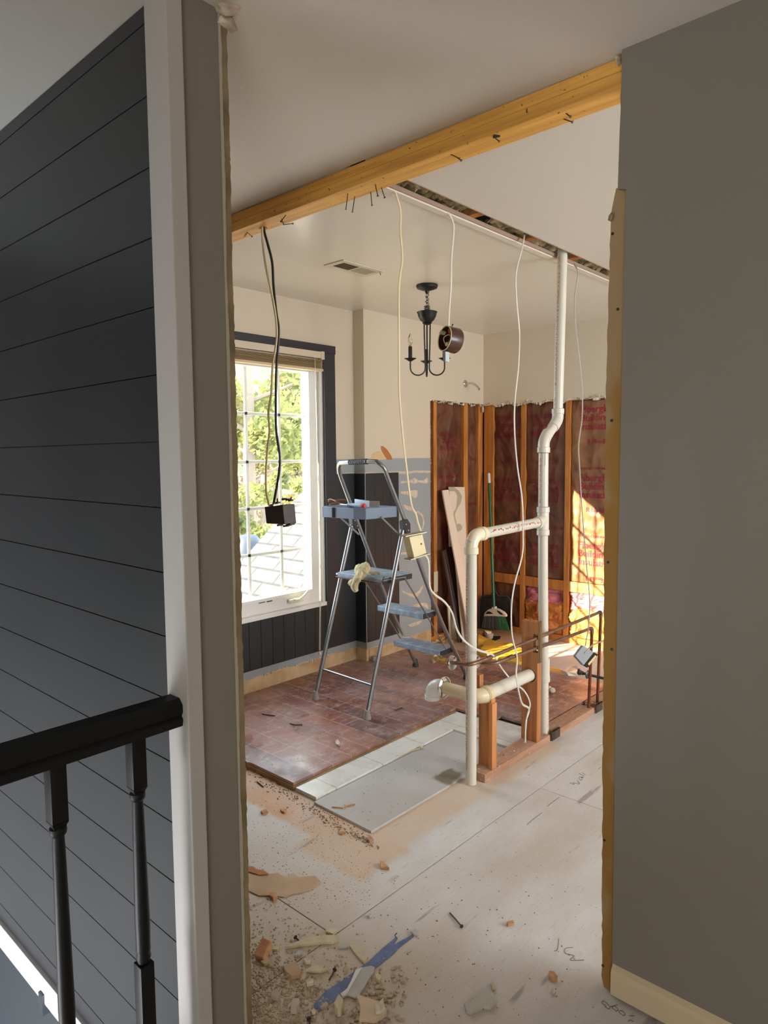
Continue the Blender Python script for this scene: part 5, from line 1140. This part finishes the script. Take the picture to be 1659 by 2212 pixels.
scrap([(1065, 1545), (1090, 1550), (1130, 1590), (1070, 1585)], *Z2, .010, chip, 'wood_chip', 'orange chip by the long floor joint', 'wood chip')
scrap([(210, 1180), (250, 1165), (262, 1185), (225, 1195)], *Z2, .008, chip, 'wood_chip', 'orange chip on the dust left of the orange streak', 'wood chip')
scrap([(350, 1165), (395, 1165), (380, 1185), (360, 1180)], *Z2, .008, chip, 'wood_chip', 'orange chip nearest the plank corner', 'wood chip')
scrap([(980, 1350), (1015, 1380), (990, 1400), (975, 1385)], *Z2, .010, plate_m, 'wood_chip', 'pinkish splinter cluster below the backer board corner', 'wood chip')
scrap([(765, 1325), (815, 1322), (815, 1332), (770, 1335)], *Z2, .006, chip, 'wood_chip', 'flat orange sliver below the backer board edge', 'wood chip')
scrap([(745, 680), (760, 668), (775, 690), (770, 710), (748, 700)], *Z2, .012, gypw, 'plaster_flake', 'cream curl lying on the red planks', 'plaster', z=.033)
for pts, lab, Zz, zf in ((((460, 755), (508, 798)), 'black-headed nail standing by the long cream shard', ZZ, .004), (((738, 990), (700, 1050)), 'black-headed nail beside the blue tape', ZZ, .004), (((1648, 672), (1565, 570)), 'long bent nail alone on the open plywood', ZZ, .003),
                         (((555, 1340), (560, 1366)), 'dark nail head at the lower end of the blue tape', ZZ, .004)):
    o_, s_ = Zz; A, B_ = fl(pts, .003); d = (B_-A).normalized(); mb = MB().tube([A+Vector((0, 0, zf)), (A+B_)/2+Vector((0, .001, .001)), B_], .0022, 6); mb.lathe(A+Vector((0, 0, zf)), d, [(.006, -.002), (.006, 0), (.002, .001)], 10); mb.build('loose_nail', nail_m, None, label=lab, cat='nail', group='nails on the floor')
o_, s_ = Z2
for pts, lab in ((((220, 472), (262, 478), (312, 484)), 'thin dark splinter farthest left on the red planks'), (((418, 540), (455, 550), (508, 549)), 'thin dark splinter in the middle of the red planks'), (((1175, 445), (1225, 425)), 'dark splinter right of the ladder foot')):
    MB().tube(fl(pts, .036), .003, 6).build('wood_splinter', steel_d, None, label=lab, cat='splinter', group='splinters on the hardwood')
MB().tube(fl([(720, 1140), (800, 1145), (815, 1135), (885, 1118)], .013), .0025, 5).build('wood_splinter', pine, None, label='forked pale splinter on the gray backer board', cat='splinter')
MB().tube(fl([(1215, 770), (1290, 735), (1355, 718)], .013), .004, 5).tube(fl([(1355, 718), (1365, 705)], .016), .006, 6).build('caulk_string', M('cream_caulk', (206, 190, 160), .7), None, label='cream caulk string along the tile strip edge', cat='caulk')
mb = MB().tube(fl([(185, 960), (205, 975), (228, 995)], .003), .003, 5); mb.build('wood_splinter', steel_d, None, label='dark splinter on plywood below the plank corner', cat='splinter')
# crumbs: nobody could count them
mb = MB(); o_, s_ = (0, 0), 1
def crumb(px, py, sz, z=0, m=None):
    p = on(px, py, 'z', z); s = sz*random.uniform(.5, 1.4)
    mb.chunk((p.x, p.y, z+s*.3), s, s*random.uniform(.6, 1), s*.6, jit=.3, sub=1)
for k in range(1500):
    y = 2230-abs(random.gauss(0, 1))*110; x = 538+abs(random.gauss(0, 1))*95
    if y > 1880 and x < 1000: crumb(x, y, .0032)
for k in range(200): crumb(random.uniform(560, 880), random.uniform(2090, 2220), .006)
for k in range(130): crumb(random.uniform(760, 850), random.uniform(2145, 2225), .007)
mb.build('plaster_crumbs', M('crumb_gray', (196, 178, 156), .9, (160, 140, 118), 40), None, label='scattered plaster crumbs covering the lower left floor', cat='rubble', kind='stuff')
mb = MB()
for k in range(700): crumb(random.uniform(538, 800), random.uniform(1700, 1960), .0016)
for k in range(350): f = random.random(); crumb(545+270*f+random.gauss(0, 8), 1672+160*f+random.gauss(0, 7), .0036)
for k in range(200): crumb(random.uniform(560, 1250), random.uniform(1850, 2200), .0022)
mb.build('wood_crumbs', M('crumb_tan', (178, 150, 116), .9, (110, 84, 60), 50), None, label='fine wood and tile crumbs along the cut flooring edge', cat='rubble', kind='stuff')
mb = MB()
for k in range(420): 
    p = Vector((random.uniform(-3.3, -2.3), random.uniform(1.95, 3.9), .0325)); s = random.uniform(.001, .0028); mb.chunk((p.x, p.y, p.z+s*.3), s, s, s*.5, jit=.3)
for k in range(60): 
    p = Vector((random.uniform(-1.765, -1.69), random.uniform(2.52, 4.4), .0385)); s = random.uniform(.002, .005); mb.chunk((p.x, p.y, p.z+s*.3), s, s, s*.5, jit=.3)
for k in range(90): 
    p = Vector((random.uniform(-2.1, -1.8), random.uniform(1.9, 2.8), .0098)); s = random.uniform(.001, .003); mb.chunk((p.x, p.y, p.z+s*.3), s, s, s*.5, jit=.3)
mb.build('dust_crumbs', M('crumb_pale', (214, 200, 184), .9, (100, 80, 64), 60), None, label='pale dust crumbs sprinkled over hardwood, board and plate', cat='rubble', kind='stuff')
